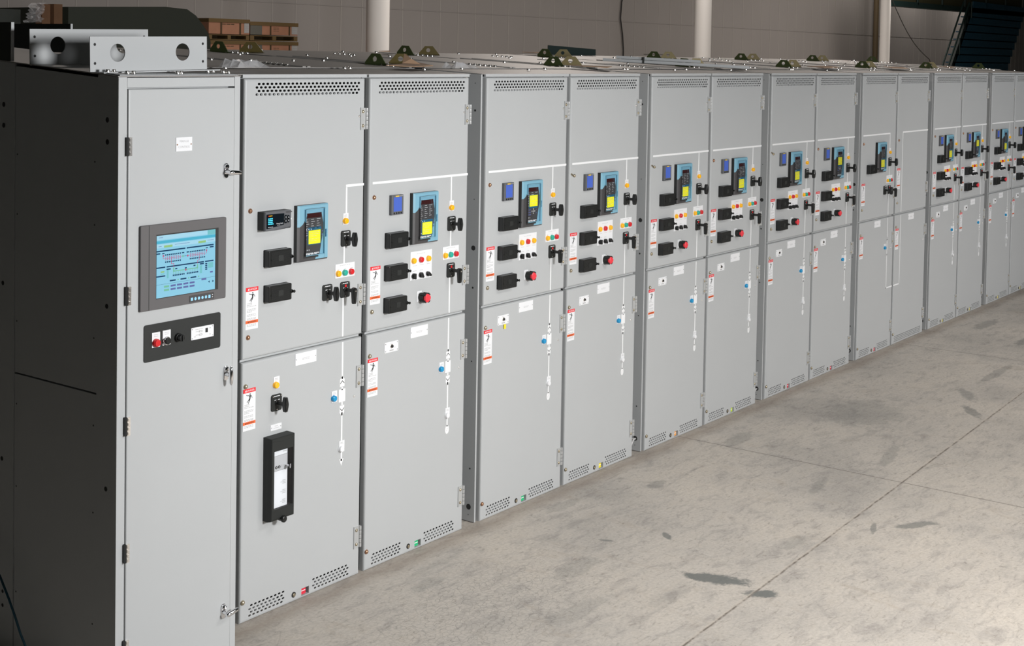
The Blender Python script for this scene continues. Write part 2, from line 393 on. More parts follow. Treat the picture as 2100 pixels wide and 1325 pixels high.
def top_vent(mb): slot_holes(mb, .070, TR, .0262, [26]*4, [.0131, 0, .0131, 0], .0175, .0105, .016, .066, .770, 'grey_paint')
def low_l(mb): slot_holes(mb, .058, [.0685, .0535, .0385, .0235], .0248, [9, 9, 9, 9], [.010, 0, .010, 0], .016, .0088, .015, .05, .295, 'grey_paint')
def low_r(mb): slot_holes(mb, .466, [.0685, .0535, .0385, .0235], .0248, [10, 10, 10, 10], [0, .012, 0, .012], .016, .0088, .015, .46, .745, 'grey_paint')
def low_full(mb): slot_holes(mb, .058, [.0685, .0535, .0385, .0235], .0248, [27, 27, 27, 27], [.010, 0, .010, 0], .016, .0088, .015, .05, .745, 'grey_paint')
def sq_open(mb):
    x0, x1, z0, z1 = .398, .448, .012, .046
    for a, b_, c, d in ((x0, x0, 0, 0),): pass
    mb.add([(x0, 0, z0), (x1, 0, z0), (x1, 0, z1), (x0, 0, z1), (x0, .02, z0), (x1, .02, z0), (x1, .02, z1), (x0, .02, z1)],
           [(0, 4, 5, 1), (1, 5, 6, 2), (2, 6, 7, 3), (3, 7, 4, 0)], 'grey_paint')
ZS = 1.2015
ME = {}
ME['upper_door'] = door_shell(.011, .798, ZS+.005, 2.472, [(.066, .770, 2.3925, 2.4565, top_vent)]).mesh('upper_door')
LV = [(.05, .295, .016, .076, low_l), (.46, .745, .016, .076, low_r), (.398, .448, .0115, .0465, sq_open)]
# split vent rows so the grid lines up
ME['lower_door'] = door_shell(.011, .798, .0, ZS-.010, LV).mesh('lower_door')
ME['lower_door_plain'] = door_shell(.011, .798, .0, ZS-.010, [(.05, .745, .016, .076, low_full)]).mesh('lower_door')

# ------------------------------------------------------------------ door fittings (all face -y, origin on the door face)
def rivets(mb, x, zs, r=.0075, mt='nickel_screw'):
    for z in zs: mb.dome(x, z, r, 0-.004, .005, mt)
def hinge():
    mb = MB(); mb.plate(0, .034, 0, .106, 0, -.003, 'hinge_zinc'); mb.box(-.0035, -.001, -.006, 0, -.002, .108, 'hinge_zinc')
    for z in (.018, .088): mb.dome(.015, z, .0085, -.003, .006, 'nickel_screw')
    for k in range(5):
        mb.X = Matrix.Translation((.040, -.004, .0213*k+.0105)) @ Matrix.Rotation(math.radians(90), 4, 'X')
        mb.cyl(0, 0, .0075, .0098, -.0098, 'hinge_zinc', n=12, bev=.001); mb.X = None
    mb.box(.040, .044, .0, .02, 0, .106, 'hinge_zinc')
    return mb.mesh('hinge')
def screw(mt):
    mb = MB(); mb.cyl(0, 0, .0115, 0, -.0025, mt, n=14); mb.dome(0, 0, .0108, -.0025, .008, mt, n=14); return mb.mesh('screw')
def latch_screw():
    mb = MB(); mb.dome(.012, 0, .010, -.001, .009, 'nickel_screw'); mb.X = Matrix.Rotation(.5, 4, 'Y'); mb.plate(-.028, .008, -.005, .005, 0, -.004, 'nickel_screw', r=.003); mb.X = None; return mb.mesh('screw')
def danger():
    mb = MB(); y = -.0006; w, h = .075, .191
    mb.box(0, w, y, 0, -h, 0, 'white_plastic'); y = -.001
    mb.patch(0, w, -.0185, 0, y, 'sticker_red'); mb.patch(0, w, -.164, -.1505, y, 'sticker_orange')
    mb.text('DANGER', w*.56, -.0135, .0125, y-.0004, 'white_line'); mb.poly([(.0105, -.0135), (.0195, -.0135), (.015, -.005)], y-.0004, 'white_line')
    mb.text('WARNING', w*.56, -.1605, .0095, y-.0004, 'print_dark'); mb.poly([(.011, -.1605), (.019, -.1605), (.015, -.1535)], y-.0004, 'print_dark')
    k = 'print_dark'
    def L(a, b, t=.0022):
        d = Vector((b[0]-a[0], b[1]-a[1])).normalized(); n = Vector((-d.y, d.x))*t/2
        mb.poly([(a[0]-n.x, a[1]-n.y), (b[0]-n.x, b[1]-n.y), (b[0]+n.x, b[1]+n.y), (a[0]+n.x, a[1]+n.y)], y-.0004, k)
    mb.poly([(.041+.0035*math.cos(t*math.pi/4), -.0265+.0035*math.sin(t*math.pi/4)) for t in range(8)], y-.0004, k)
    mb.poly([(.036, -.032), (.046, -.031), (.043, -.046), (.038, -.047)], y-.0005, k)
    for a, b, t in (((.038, -.033), (.024, -.031), .0025), ((.024, -.031), (.018, -.028), .002), ((.045, -.032), (.051, -.038), .0025), ((.051, -.038), (.054, -.045), .002),
                    ((.040, -.045), (.032, -.054), .004), ((.032, -.054), (.023, -.062), .003), ((.042, -.045), (.037, -.057), .004), ((.037, -.057), (.030, -.068), .003)): L(a, b, t)
    for i, (z, n) in enumerate(((-.074, 2), (-.081, 2), (-.088, 5), (-.101, 5), (-.107, 4), (-.113, 2), (-.125, 5), (-.131, 5), (-.142, 4), (-.147, 3), (-.171, 4), (-.177, 4))):
        mb.bars(.007, .007+(.03 if n == 2 else .055), z, .0022, y-.0003, 'print_grey', n, i)
    return mb.mesh('danger_sticker')
def relay(high, kzf=.42):
    mb = MB(); w, h, d = .2, .266, .027
    mb.plate(0, w, 0, h, 0, -d+.006, 'black_plastic', r=.002)
    R = [[(0, -d+.006, 0), (w, -d+.006, 0), (w, -d+.006, h), (0, -d+.006, h)], [(.012, -d, .006), (w-.002, -d, .006), (w-.002, -d, h-.006), (.012, -d, h-.006)]]
    mb.loft(R, 'relay_grey', caps=(False, True))
    e = .0003
    # blue upper corner and right column of the bezel, wrapping the bevel
    mb.add([(.0005, -d+.0052, h*.62), (.012, -d-e, h*.62), (.012, -d-e, h-.006), (.0005, -d+.0052, h-.0005)], [(0, 1, 2, 3)], 'relay_blue')
    mb.add([(.012, -d-e, h-.006), (w-.002, -d-e, h-.006), (w-.0005, -d+.0052, h-.0005), (.0005, -d+.0052, h-.0005)], [(0, 1, 2, 3)], 'relay_blue')
    B = [(.012, h*.62), (.052, h*.75), (.052, h*.92), (w*.86, h*.92), (w*.86, h*.10), (w*.62, h*.10), (w*.58, .0065), (w-.003, .0065), (w-.003, h-.007), (.012, h-.007)]
    y1 = -d-e
    mb.poly([(.012, h*.62), (.030, h*.66), (.052, h*.75), (.052, h*.93), (.012, h*.93)], y1, 'relay_blue')
    mb.patch(.012, w-.002, h*.93, h-.006, y1, 'relay_blue'); mb.patch(w*.88, w-.002, .0065, h*.93, y1, 'relay_blue')
    mb.poly([(w*.57, .0065), (w*.885, .0065), (w*.885, h*.10), (w*.63, h*.10)], y1, 'relay_blue')
    # window recess
    wx0, wx1, wz0, wz1 = .040, w*.85, h*.10, h*.925; yr = -d-.0006
    mb.patch(wx0, wx1, wz0, wz1, yr, 'relay_blue'); mb.patch(wx0-.001, wx0+.022, wz0, h*.70, yr-.0001, 'relay_grey')
    mb.poly([(wx0, wz0), (wx1-.028, wz0), (wx1-.004, h*.50), (wx1-.004, h*.66), (wx1-.016, h*.83), (wx0+.02, h*.82), (wx0+.004, h*.73), (wx0, h*.71)], yr-e, 'relay_grey')
    mb.patch(wx1-.001, wx1+.003, wz0, wz1, yr-2*e, 'relay_blue_deep'); mb.patch(wx0+.006, wx1, wz1-.002, wz1, yr-2*e, 'relay_blue_deep')
    mb.patch(wx0+.018, wx1-.016, h*.765, h*.85, yr-2*e, 'relay_display')
    mb.bars(wx0+.006, wx1-.03, h*.125, .006, yr-2*e, 'print_light', 1); mb.patch(wx0-.002, wx1-.035, h*.06, h*.155, yr-1.5*e, 'print_dark')
    mb.bars(wx0+.006, wx1-.045, h*.115, .0035, yr-3*e, 'white_plastic', 3, 3)
    yt = yr-3*e; rows = 8 if not high else 3
    for c, cx in enumerate((wx0+.008, wx0+.045, wx0+.082)):
        for k in range(rows-(2 if c == 2 else 0)):
            z = h*.735-k*.0105
            mb.patch(cx, cx+.018+.006*((k*7+c) % 3-1), z, z+.0022, yt, 'print_light')
    kz = h*kzf
    if not high:
        mb.patch(wx0+.022, wx0+.112, kz-.07, kz+.012, yt, 'relay_blue_deep')
        for k in range(4): mb.cyl(wx0+.012, kz+.002-k*.0145, .0035, yt, yt-.001, 'scr_purple', n=8)
        for k in range(3): mb.cyl(wx0+.012+.016*k, kz+.0045, .0028, yt, yt-.002, 'white_plastic', n=8)
        mb.cyl(wx0+.120, kz-.01, .0035, yt, yt-.001, 'scr_purple', n=8); mb.cyl(wx0+.118, kz-.026, .0035, yt, yt-.001, 'scr_purple', n=8)
        sx0, sz1 = wx0+.028, kz-.002
    else:
        mb.patch(wx0+.022, wx0+.108, h*.40, h*.69, yt, 'relay_blue_deep'); sx0, sz1 = wx0+.028, h*.68
        for a in range(5):
            mb.patch(wx0+.010, wx0+.020, h*.66-a*.014, h*.66-a*.014+.005, yt, 'print_light')
        for a in range(3):
            for c in range(3): mb.patch(wx0+.012+.012*c, wx0+.019+.012*c, h*.36-a*.014, h*.36-a*.014+.006, yt, 'scr_purple')
        for a, c in ((0, 0), (1, 0), (-1, 0), (0, 1), (0, -1)): mb.cyl(wx0+.066+a*.013, h*.335+c*.012, .0042, yt, yt-.001, 'print_light', n=8)
        for a in range(2): mb.patch(wx0+.092, wx0+.100, h*.36-a*.02, h*.37-a*.02, yt, 'scr_purple')
    for a in range(2): mb.cyl(wx0+.02+.012*a, h*.20, .0025, yt, yt-.001, 'white_plastic', n=8)
    mb.box(sx0, sx0+.078, yt-.0012, yt, sz1-.064, sz1, 'sticker_yellow')
    for a, n in ((.010, 4), (.0185, 4), (.027, 3), (.041, 4), (.050, 3)): mb.bars(sx0+.006, sx0+.071-(.02 if n == 3 else 0), sz1-a, .0016, yt-.0016, 'print_grey', n, int(a*999))
    # hinged clear door with latch
    mb.add([(wx0+.004, -d-.010, wz0+.002), (wx1-.002, -d-.010, wz0+.002), (wx1-.002, -d-.010, wz1-.002), (wx0+.004, -d-.010, wz1-.002)], [(0, 1, 2, 3)], 'clear_cover')
    mb.box(wx1-.003, wx1, -d-.010, -d, wz0, wz1, 'relay_blue'); mb.box(wx0+.003, wx0+.005, -d-.010, -d, wz0, wz1-.06, 'relay_grey'); mb.box(wx0+.003, wx0+.005, -d-.010, -d, wz1-.06, wz1, 'relay_blue')
    mb.box(wx0+.004, wx1, -d-.010, -d, wz1-.002, wz1, 'relay_blue'); mb.box(wx0+.004, wx1, -d-.010, -d, wz0, wz0+.002, 'relay_blue')
    mb.box(wx1+.010, wx1+.0165, -d-.003, -d, h*.40, h*.54, 'relay_blue_deep'); mb.box(wx1+.012, wx1+.020, -d-.006, -d, h*.455, h*.475, 'relay_blue')
    return mb.mesh('protective_relay')
def test_block():
    mb = MB(); w, h, d = .143, .077, .036
    mb.plate(-.002, w+.001, -.001, h+.001, 0, -.004, 'black_plastic', r=.004)
    mb.plate(0, w, 0, h, -.004, -d, 'black_plastic', r=.006, bev=.003)
    for k in range(13): mb.box(.014, w-.014, -d-.0012, -d, .009+k*.0047, .0108+k*.0047, 'rib_black')
    mb.plate(w*.40, w*.62, h*.33, h*.67, -d, -d-.0016, 'black_matte')
    mb.cyl(.016, h*.42, .0045, -d, -d-.002, 'black_plastic', n=10)
    mb.cyl(w-.002, h*.50, .009, -d+.004, -d-.003, 'black_plastic', n=12, bev=.001); mb.cyl(w+.002, h*.50, .004, -d-.003, -d-.012, 'black_plastic', n=10)
    mb.cyl(w+.004, h*.50, .007, -d-.009, -d-.013, 'black_plastic', n=10)
    return mb.mesh('test_switch_block')
def meter():
    mb = MB(); w, h, d = .09, .101, .018
    mb.plate(0, w, 0, h, 0, -d, 'meter_grey', r=.003, bev=.002)
    mb.patch(.014, .076, .018, h-.011, -d-.0004, 'lcd_blue'); mb.patch(.028, .056, h-.0095, h-.0035, -d-.0004, 'gold_print'); mb.bars(.060, .086, h-.008, .003, -d-.0004, 'print_grey', 2)
    for k in range(4): mb.cyl(.019+k*.0175, .009, .0045, -d, -d-.002, 'black_plastic', n=10)
    return mb.mesh('power_meter')
def wide_meter():
    mb = MB(); w, h, d = .172, .086, .055
    mb.plate(0, w-.004, .001, h-.001, 0, -.040, 'black_matte', r=.003)
    # bowed grey face
    R = []
    def ring(ins, y, bow=0): return [(ins, y, ins), (w*.35, y-bow, ins-.001), (w*.7, y-bow*.6, ins+.001), (w-ins, y+.010, ins+.006), (w-ins, y+.010, h-ins-.002), (w*.7, y-bow*.6, h-ins), (w*.35, y-bow, h-ins), (ins, y, h-ins)]
    mb.loft([ring(0, -.040), ring(0, -.048, .002), ring(.003, -.052, .003)], 'meter_grey')
    mb.poly([(.006, .010), (.110, .022), (.112, .074), (.006, .076)], -.0565, 'meter_black')
    y = -.057
    mb.patch(.013, .018, .066, .070, y, 'lens_red'); mb.text('Kirk', .026, .0655, .001, y, 'lens_yellow') if False else None
    mb.patch(.019, .038, .0665, .0695, y, 'lens_yellow')
    for k, n in enumerate((2, 2, 2, 3)): mb.bars(.012, .040+.006*(k == 3), .053-k*.008, .0045, y, 'cyan_glow', n, k+5)
    mb.bars(.012, .042, .016, .0025, y, 'print_light', 2); mb.text('PowerLogic', .084, .0275, .009, y, 'white_plastic', squeeze=.95); mb.bars(.068, .086, .022, .002, y, 'print_light', 2)
    yy = -.053
    for (cx, cz, s_) in ((.125, .056, 1), (.125, .036, -1), (.142, .054, 1), (.142, .038, -1)):
        mb.poly([(cx+.0065*math.cos(t*math.pi/5), cz+.010*math.sin(t*math.pi/5)) for t in range(10)], yy-.001, 'meter_black')
        mb.poly([(cx-.003, cz-.003*s_), (cx+.003, cz-.003*s_), (cx, cz+.003*s_)][::1 if s_ > 0 else -1], yy-.0014, 'white_plastic')
    mb.poly([(.154, .045), (.160, .040), (.160, .050)], yy-.0014, 'white_plastic')
    mb.bars(.128, .165, h-.011, .005, yy-.001, 'relay_grey', 3, 4)
    return mb.mesh('power_meter')
def lamp(mt):
    mb = MB(); mb.cyl(0, 0, .0155, 0, -.004, 'white_plastic' if mt != 'lens_blue' else 'print_grey', n=18, bev=.001) if False else None
    mb.cyl(0, 0, .0145, 0, -.016, mt, n=20, bev=.003); mb.cyl(0, 0, .0155, 0, -.003, mt, n=20); return mb.mesh('indicator_lamp')
def plate(w, h, rows=(), holes=False, mt='white_plastic'):
    mb = MB(); mb.plate(0, w, 0, h, 0, -.0025, mt)
    for i, (x0, x1, z, n) in enumerate(rows): mb.bars(x0, x1, z, .0024, -.003, 'print_light', n, i)
    if holes:
        for x in (.006, w-.006): mb.cyl(x, h/2, .0025, -.0025, -.004, 'print_grey', n=8)
    return mb.mesh('legend_plate')
def selector(ang):
    mb = MB(); mb.cyl(0, 0, .0165, 0, -.004, 'lens_white', n=18, bev=.001); mb.cyl(0, 0, .0125, -.004, -.010, 'black_plastic', n=16)
    mb.X = Matrix.Rotation(ang, 4, 'Y'); mb.plate(-.006, .006, -.014, .016, -.010, -.026, 'black_plastic', r=.004, bev=.002); mb.X = None
    return mb.mesh('selector_knob')
def switch_plate(mb, red):
    mb.plate(-.0325, .0325, -.0385, .0385, 0, -.007, 'black_matte', r=.010, bev=.0015); y = -.0075
    mb.bars(-.018, .018, .029, .004, y, 'white_plastic', 3, 2)
    for x in (-.025, .025): mb.cyl(x, .0305, .0025, y, y-.001, 'zinc_bright', n=8)
    mb.cyl(0, -.031, .0025, y, y-.001, 'zinc_bright', n=8)
    if red: mb.plate(-.006, .006, .012, .025, -.006, -.0085, 'lens_red', r=.003); mb.bars(-.016, -.006, .008, .003, y, 'white_plastic', 1); mb.bars(.006, .016, .008, .003, y, 'white_plastic', 1)
    else: mb.bars(-.016, -.002, .012, .003, y, 'white_plastic', 1); mb.bars(.003, .017, .012, .003, y, 'white_plastic', 1)
    mb.cyl(0, 0, .0135, -.007, -.013, 'black_plastic', n=16, bev=.002)
def pistol():
    mb = MB(); switch_plate(mb, False); mb.cyl(0, 0, .0085, -.010, -.052, 'black_plastic', n=14, r1=.0095)
    # oval eight-sided grip across the shaft
    def ring(y, s_, q=1.): return [(x*s_, y, z*s_*q) for x, z in ((.011, -.012), (.013, .0), (.011, .012), (.006, .034), (-.006, .034), (-.011, .012), (-.013, 0), (-.011, -.012), (-.006, -.034), (.006, -.034))]
    mb.loft([ring(-.050, .8), ring(-.054, 1), ring(-.070, 1), ring(-.075, .75)], 'black_plastic'); mb.cyl(0, 0, .0045, -.075, -.077, 'rib_black', n=10)
    return mb.mesh('control_switch')
def lever():
    mb = MB(); switch_plate(mb, True); mb.cyl(0, 0, .0085, -.010, -.058, 'black_plastic', n=14, r1=.0095)
    def ring(y, s_): return [(x*s_, y, z*s_) for x, z in ((.007, -.062), (.013, .004), (.010, .013), (0, .017), (-.010, .013), (-.013, .004), (-.007, -.062))]
    mb.loft([ring(-.054, .92), ring(-.057, 1), ring(-.071, 1), ring(-.075, .85)], 'black_plastic'); mb.cyl(0, 0, .004, -.075, -.0765, 'zinc_bright', n=8)
    return mb.mesh('breaker_control_switch')
def estop():
    mb = MB(); mb.cyl(0, 0, .0235, 0, -.022, 'black_matte', n=20, bev=.002); mb.cyl(0, 0, .0205, -.022, -.034, 'black_plastic', n=20)
    for a in (50, 130, 230, 310):
        mb.X = Matrix.Rotation(math.radians(a), 4, 'Y'); mb.box(.018, .0275, -.048, -.010, -.007, .007, 'black_matte'); mb.X = None
    P = [(.022*(1+.09*math.cos(3*t)) * math.cos(t), .022*(1+.09*math.cos(3*t))*math.sin(t)) for t in [2*math.pi*k/24 for k in range(24)]]
    mb.loft([[(x*.7, -.030, z*.7) for x, z in P], [(x, -.040, z) for x, z in P], [(x, -.050, z) for x, z in P], [(x*.85, -.053, z*.85) for x, z in P]], 'knob_red')
    return mb.mesh('trip_button')
def mimic_low(end):
    """one-line diagram on the lower door: line, draw-out chevrons, breaker square, end symbol"""
    mb = MB(); y = -.0006; x = .652; hw = .0048; wl = 'white_line'
    def P(x0, x1, z0, z1): mb.box(x0, x1, y, 0, z0, z1, wl)
    P(x-hw, x+hw, 1.005, 1.186)
    if end == 'loop':
        P(x-hw, x+hw, .545, 1.01); P(x-.0175, x+.0175, .895, .955); P(x-hw, .797, .545, .556)
    else:
        for s_, z in ((1, .985), (-1, .857)):
            mb.box(x-.016, x+.016, y, 0, z-.018, z+.018, wl)
            mb.poly([(x-.016, z+.018*s_), (x+.016, z+.018*s_), (x, z+.034*s_)][::s_ or 1], y, wl)
        P(x-hw, x+hw, .95, .968); P(x-.022, x+.022, .892, .955); P(x-hw, x+hw, .874, .893); P(x-hw, x+hw, .60, .84)
        if end == 'arrow': mb.poly([(x-.014, .610), (x, .576), (x+.014, .610)], y, wl)
        else:
            mb.poly([(x+.0165*math.cos(t*math.pi/10), .583+.0235*math.sin(t*math.pi/10)) for t in range(20)], y, wl)
            for k in range(8):
                a, b = -8+2*k, -6+2*k; f = lambda q: .583+.007*math.sin(q/8*math.pi)
                mb.poly([(x+a*.001, f(a)-.0008), (x+b*.001, f(b)-.0008), (x+b*.001, f(b)+.0008), (x+a*.001, f(a)+.0008)], y-.0004, 'print_grey')
    for s_, z in ((1, .986), (-1, .858)):
        for sx in (-1, 1):
            a, b = (x, z+.010*s_), (x+sx*.014, z-.003*s_)
            q = [(a[0], a[1]-.0022), (b[0], b[1]-.0022), (b[0], b[1]+.0022), (a[0], a[1]+.0022)]
            mb.poly(q if sx > 0 else q[::-1], y-.0008, 'print_dark')
    return mb.mesh('mimic_line')
def mimic_up(kind):
    """separate strips of white one-line diagram tape on the upper door"""
    y = -.0006; wl = 'white_line'; x = .662 if kind == 'first' else .658; hw = .0048; out = []
    def P(*rects):
        mb = MB()
        for (x0, x1, z0, z1) in rects: mb.box(x0, x1, y, 0, z0, z1, wl)
        out.append(mb.mesh('mimic_line'))
    if kind == 'first': P((.669, .797, 1.943, 1.955), (.669, .679, 1.815, 1.944))
    elif kind == 'loop': P((.038, x+hw, 1.943, 1.955), (x-hw, x+hw, 1.81, 1.944))
    elif kind == 'return': P((.145, .797, 1.943, 1.955), (.145, .1545, ZS+.012, 1.944)); return out
    else: P((.038, .797, 1.943, 1.955), (x-hw, x+hw, 1.81, 1.944))
    P((x-hw, x+hw, 1.57, 1.66)); P((x-hw-.003, x+hw-.003, ZS+.012, 1.41))
    return out
def mimic_return_low():
    mb = MB(); y = -.0006; mb.box(.145, .1545, y, 0, .55, 1.186, 'white_line'); mb.box(.002, .1545, y, 0, .545, .556, 'white_line'); return mb.mesh('mimic_line')
def key_plate():
    mb = MB(); mb.plate(0, .105, 0, .053, 0, -.0025, 'white_plastic', r=.004)
    for x in (.008, .097):
        for z in (.008, .045): mb.cyl(x, z, .003, -.0025, -.0042, 'print_grey', n=8)
    mb.cyl(.052, .030, .011, -.0025, -.007, 'zinc_bright', n=14, bev=.001); mb.cyl(.052, .030, .007, -.007, -.012, 'print_dark', n=12)
    mb.bars(.038, .068, .006, .006, -.003, 'print_grey', 2); mb.bars(.040, .062, .044, .002, -.003, 'print_light', 2); mb.bars(.070, .085, .02, .002, -.003, 'print_light', 1)
    return mb.mesh('key_interlock_plate')
def breaker_window():
    mb = MB(); w, h, d = .148, .388, .055; k = 'black_matte'
    # frame around a deep window
    def ring(a, y, bot=0): return [(a, y, a+bot), (w-a, y, a+bot), (w-a, y, h-a), (a, y, h-a)]
    inner = (.018, w-.012, .058, h-.062)
    mb.loft([ring(0, 0), ring(0, -.030), ring(.001, -d+.004, .004), ring(.004, -d, .010)], k, caps=(True, False))
    x0, x1, z0, z1 = .004, w-.004, .014, h-.004; a0, a1, b0, b1 = inner
    for q in ((x0, x1, z0, b0), (x0, x1, b1, z1), (x0, a0, b0, b1), (a1, x1, b0, b1)): mb.patch(*q, -d, k)
    yb = -.020
    mb.add([(a0, -d, b0), (a1, -d, b0), (a1, -d, b1), (a0, -d, b1), (a0, yb, b0), (a1, yb, b0), (a1, yb, b1), (a0, yb, b1)], [(0, 4, 5, 1), (1, 5, 6, 2), (2, 6, 7, 3), (3, 7, 4, 0)], 'relay_grey')
    mb.patch(a0, a1, b0, b1, yb, 'relay_grey')
    mb.box(a0+.001, a0+.090, -.046, yb, b0+.002, b1-.002, 'white_plastic'); y = -.0465
    mb.patch(a0+.001, a0+.090, b1-.096, b1-.024, y, 'pale_label')
    mb.patch(a0+.001, a0+.090, b1-.094, b1-.026, y-.0002, 'print_light')
    for xx in (.020, .038): mb.cyl(a0+xx, b1-.078, .007, y, y-.002, 'print_dark', n=12); mb.patch(a0+xx-.001, a0+xx+.001, b1-.082, b1-.074, y-.0026, 'white_plastic')
    for xx in (.052, .062, .072): mb.patch(a0+xx, a0+xx+.004, b1-.082, b1-.072, y-.0004, 'print_grey')
    for kk, z in enumerate((.030, .075, .120)):
        for j in range(3): mb.bars(a0+.060, a0+.080, b0+z-j*.007, .004, y-.0004, 'print_light', 2, kk*3+j)
        mb.bars(a0+.048, a0+.056, b0+z-.005, .002, y-.0004, 'print_grey', 1)
    mb.bars(a0+.062, a0+.085, b1-.012, .003, y-.0004, 'print_grey', 2)
    mb.add([(a0, -d+.002, b0), (a1, -d+.002, b0), (a1, -d+.002, b1), (a0, -d+.002, b1)], [(0, 1, 2, 3)], 'clear_cover')
    # chrome key standing out of the window
    zk = b1-.076; mb.cyl(a0+.078, zk, .0045, -.046, -.070, 'chrome', n=10)
    mb.X = Matrix.Translation((a0+.078, -.078, zk)) @ Matrix.Rotation(math.radians(35), 4, 'Z'); mb.cyl(0, 0, .011, .0015, -.0015, 'chrome', n=12); mb.X = None
    # shaped bezel ridges
    for zz, s_ in ((h-.014, 1), (.050, -1)):
        mb.tube([(.010+(w-.02)*t, -d+.0005, zz-s_*.008*math.sin(math.pi*t)*1) for t in [i/10 for i in range(11)]], .0016, k, n=6)
    # latch knob underneath
    mb.cyl(w*.50, .004, .013, -.030, -.058, 'black_plastic', n=16, bev=.003); mb.cyl(w*.50, .004, .016, -.058, -.070, 'black_plastic', n=16, bev=.005)
    return mb.mesh('breaker_window')
def floor_tag(mt):
    mb = MB(); mb.patch(.398, .448, .010, .047, .021, 'print_dark'); mb.box(.400, .430, .004, .018, .016, .044, mt); mb.box(.402, .428, .0035, .004, .031, .035, 'white_line'); return mb.mesh('position_flag')
def key_lock():
    mb = MB(); mb.cyl(0, 0, .0135, .0, -.0015, 'print_dark', n=16); mb.cyl(.001, -.001, .0085, -.0015, -.005, 'nickel_screw', n=12, bev=.001); return mb.mesh('lock_cylinder')
def dot(): mb = MB(); mb.dome(0, 0, .006, 0, .004, 'zinc_bright', n=10); return mb.mesh('rivet')
def bolt():
    mb = MB(); mb.X = Matrix.Rotation(math.radians(-90), 4, 'X'); mb.cyl(0, 0, .013, 0, -.002, 'zinc_bright', n=12); mb.cyl(0, 0, .0105, -.002, -.011, 'zinc_bright', n=6, bev=.001); mb.X = None; return mb.mesh('roof_bolt')
LS = .73
def lug():
    """lifting eye plate, standing in the local x-z plane on a bent foot"""
    mb = MB(); t = .005; n = 20; cx, cz, r = -.012*LS, .050*LS, .0205*LS
    out = [(-.105, 0), (.105, 0), (.105, .004), (.035, .092), (-.045, .092), (-.085, .045), (-.105, .022)]; out = [(p[0]*LS, p[1]*LS) for p in out]
    # resample outline radially so it can be bridged to the hole
    def hit(a):
        d = Vector((math.cos(a), math.sin(a))); best = None
        for i in range(len(out)):
            p, q = Vector(out[i]), Vector(out[(i+1) % len(out)]); e = q-p; w_ = p-Vector((cx, cz)); den = d.x*e.y-d.y*e.x
            if abs(den) < 1e-9: continue
            s_ = (w_.x*e.y-w_.y*e.x)/den; u = (w_.x*d.y-w_.y*d.x)/den
            if s_ > 0 and -1e-6 <= u <= 1+1e-6 and (best is None or s_ < best): best = s_
        return (cx+d.x*best, cz+d.y*best)
    angs = sorted(set([2*math.pi*k/n for k in range(n)]+[math.atan2(p[1]-cz, p[0]-cx) % (2*math.pi) for p in out]))
    O = [hit(a) for a in angs]; I = [(cx+r*math.cos(a), cz+r*math.sin(a)) for a in angs]; N = len(angs)
    vs = [(x, -t/2, z) for x, z in O]+[(x, -t/2, z) for x, z in I]+[(x, t/2, z) for x, z in O]+[(x, t/2, z) for x, z in I]; fs = []
    for i in range(N):
        j = (i+1) % N
        fs += [(i, j, N+j, N+i), (2*N+j, 2*N+i, 3*N+i, 3*N+j), (j, i, 2*N+i, 2*N+j), (N+i, N+j, 3*N+j, 3*N+i)]
    mb.add(vs, fs, 'lug_shaded'); mb.box(-.105*LS, .105*LS, -t/2, .035, -.001, .004, 'lug_shaded')
    return mb
ME.update(hinge=hinge(), screw_copper=screw('copper_screw'), screw_nickel=screw('nickel_screw'), latch=latch_screw(), danger=danger(), relay_low=relay(False), relay_high=relay(True), relay_mid=relay(False, .55),
          block=test_block(), meter=meter(), wide_meter=wide_meter(), yellow=lamp('lens_yellow'), red=lamp('lens_red'), green=lamp('lens_green'), blue=lamp('lens_blue'), white=lamp('lens_white'),
          plate_lamp=plate(.037, .055, [(.008, .026, .045, 1), (.008, .028, .039, 2)]), plate_tri=plate(.135, .068, [(.03, .105, .058, 5), (.015, .027, .040, 1), (.062, .075, .040, 1), (.105, .122, .040, 1)]),
          plate_panel=plate(.172, .147, [(.05, .12, .132, 4), (.02, .035, .113, 1), (.075, .09, .113, 1), (.135, .15, .113, 1), (.02, .05, .072, 2), (.075, .105, .072, 2), (.13, .16, .072, 2), (.02, .05, .045, 1), (.075, .1, .045, 1)]),
          plate_name=plate(.138, .056, [(.045, .095, .028, 3), (.045, .09, .022, 2)], True), plate_wide=plate(.069, .028, [(.025, .045, .018, 1), (.018, .052, .009, 3)], True),
          sel0=selector(0), sel1=selector(-.45), sel2=selector(-.8), pistol=pistol(), lever=lever(), estop=estop(), low_circle=mimic_low('circle'), low_arrow=mimic_low('arrow'), low_loop=mimic_low('loop'),
          low_ret=mimic_return_low(), key=key_plate(), brk=breaker_window(), lock=key_lock(), dot=dot(), bolt=bolt())
UPL = {k: mimic_up(k) for k in ('first', 'norm', 'loop', 'return')}
_l = lug(); ME['lug'] = _l.mesh('lifting_lug')
for c in ('red', 'green', 'yellow', 'orange', 'lime'): ME['tag_'+c] = floor_tag('tag_'+c)

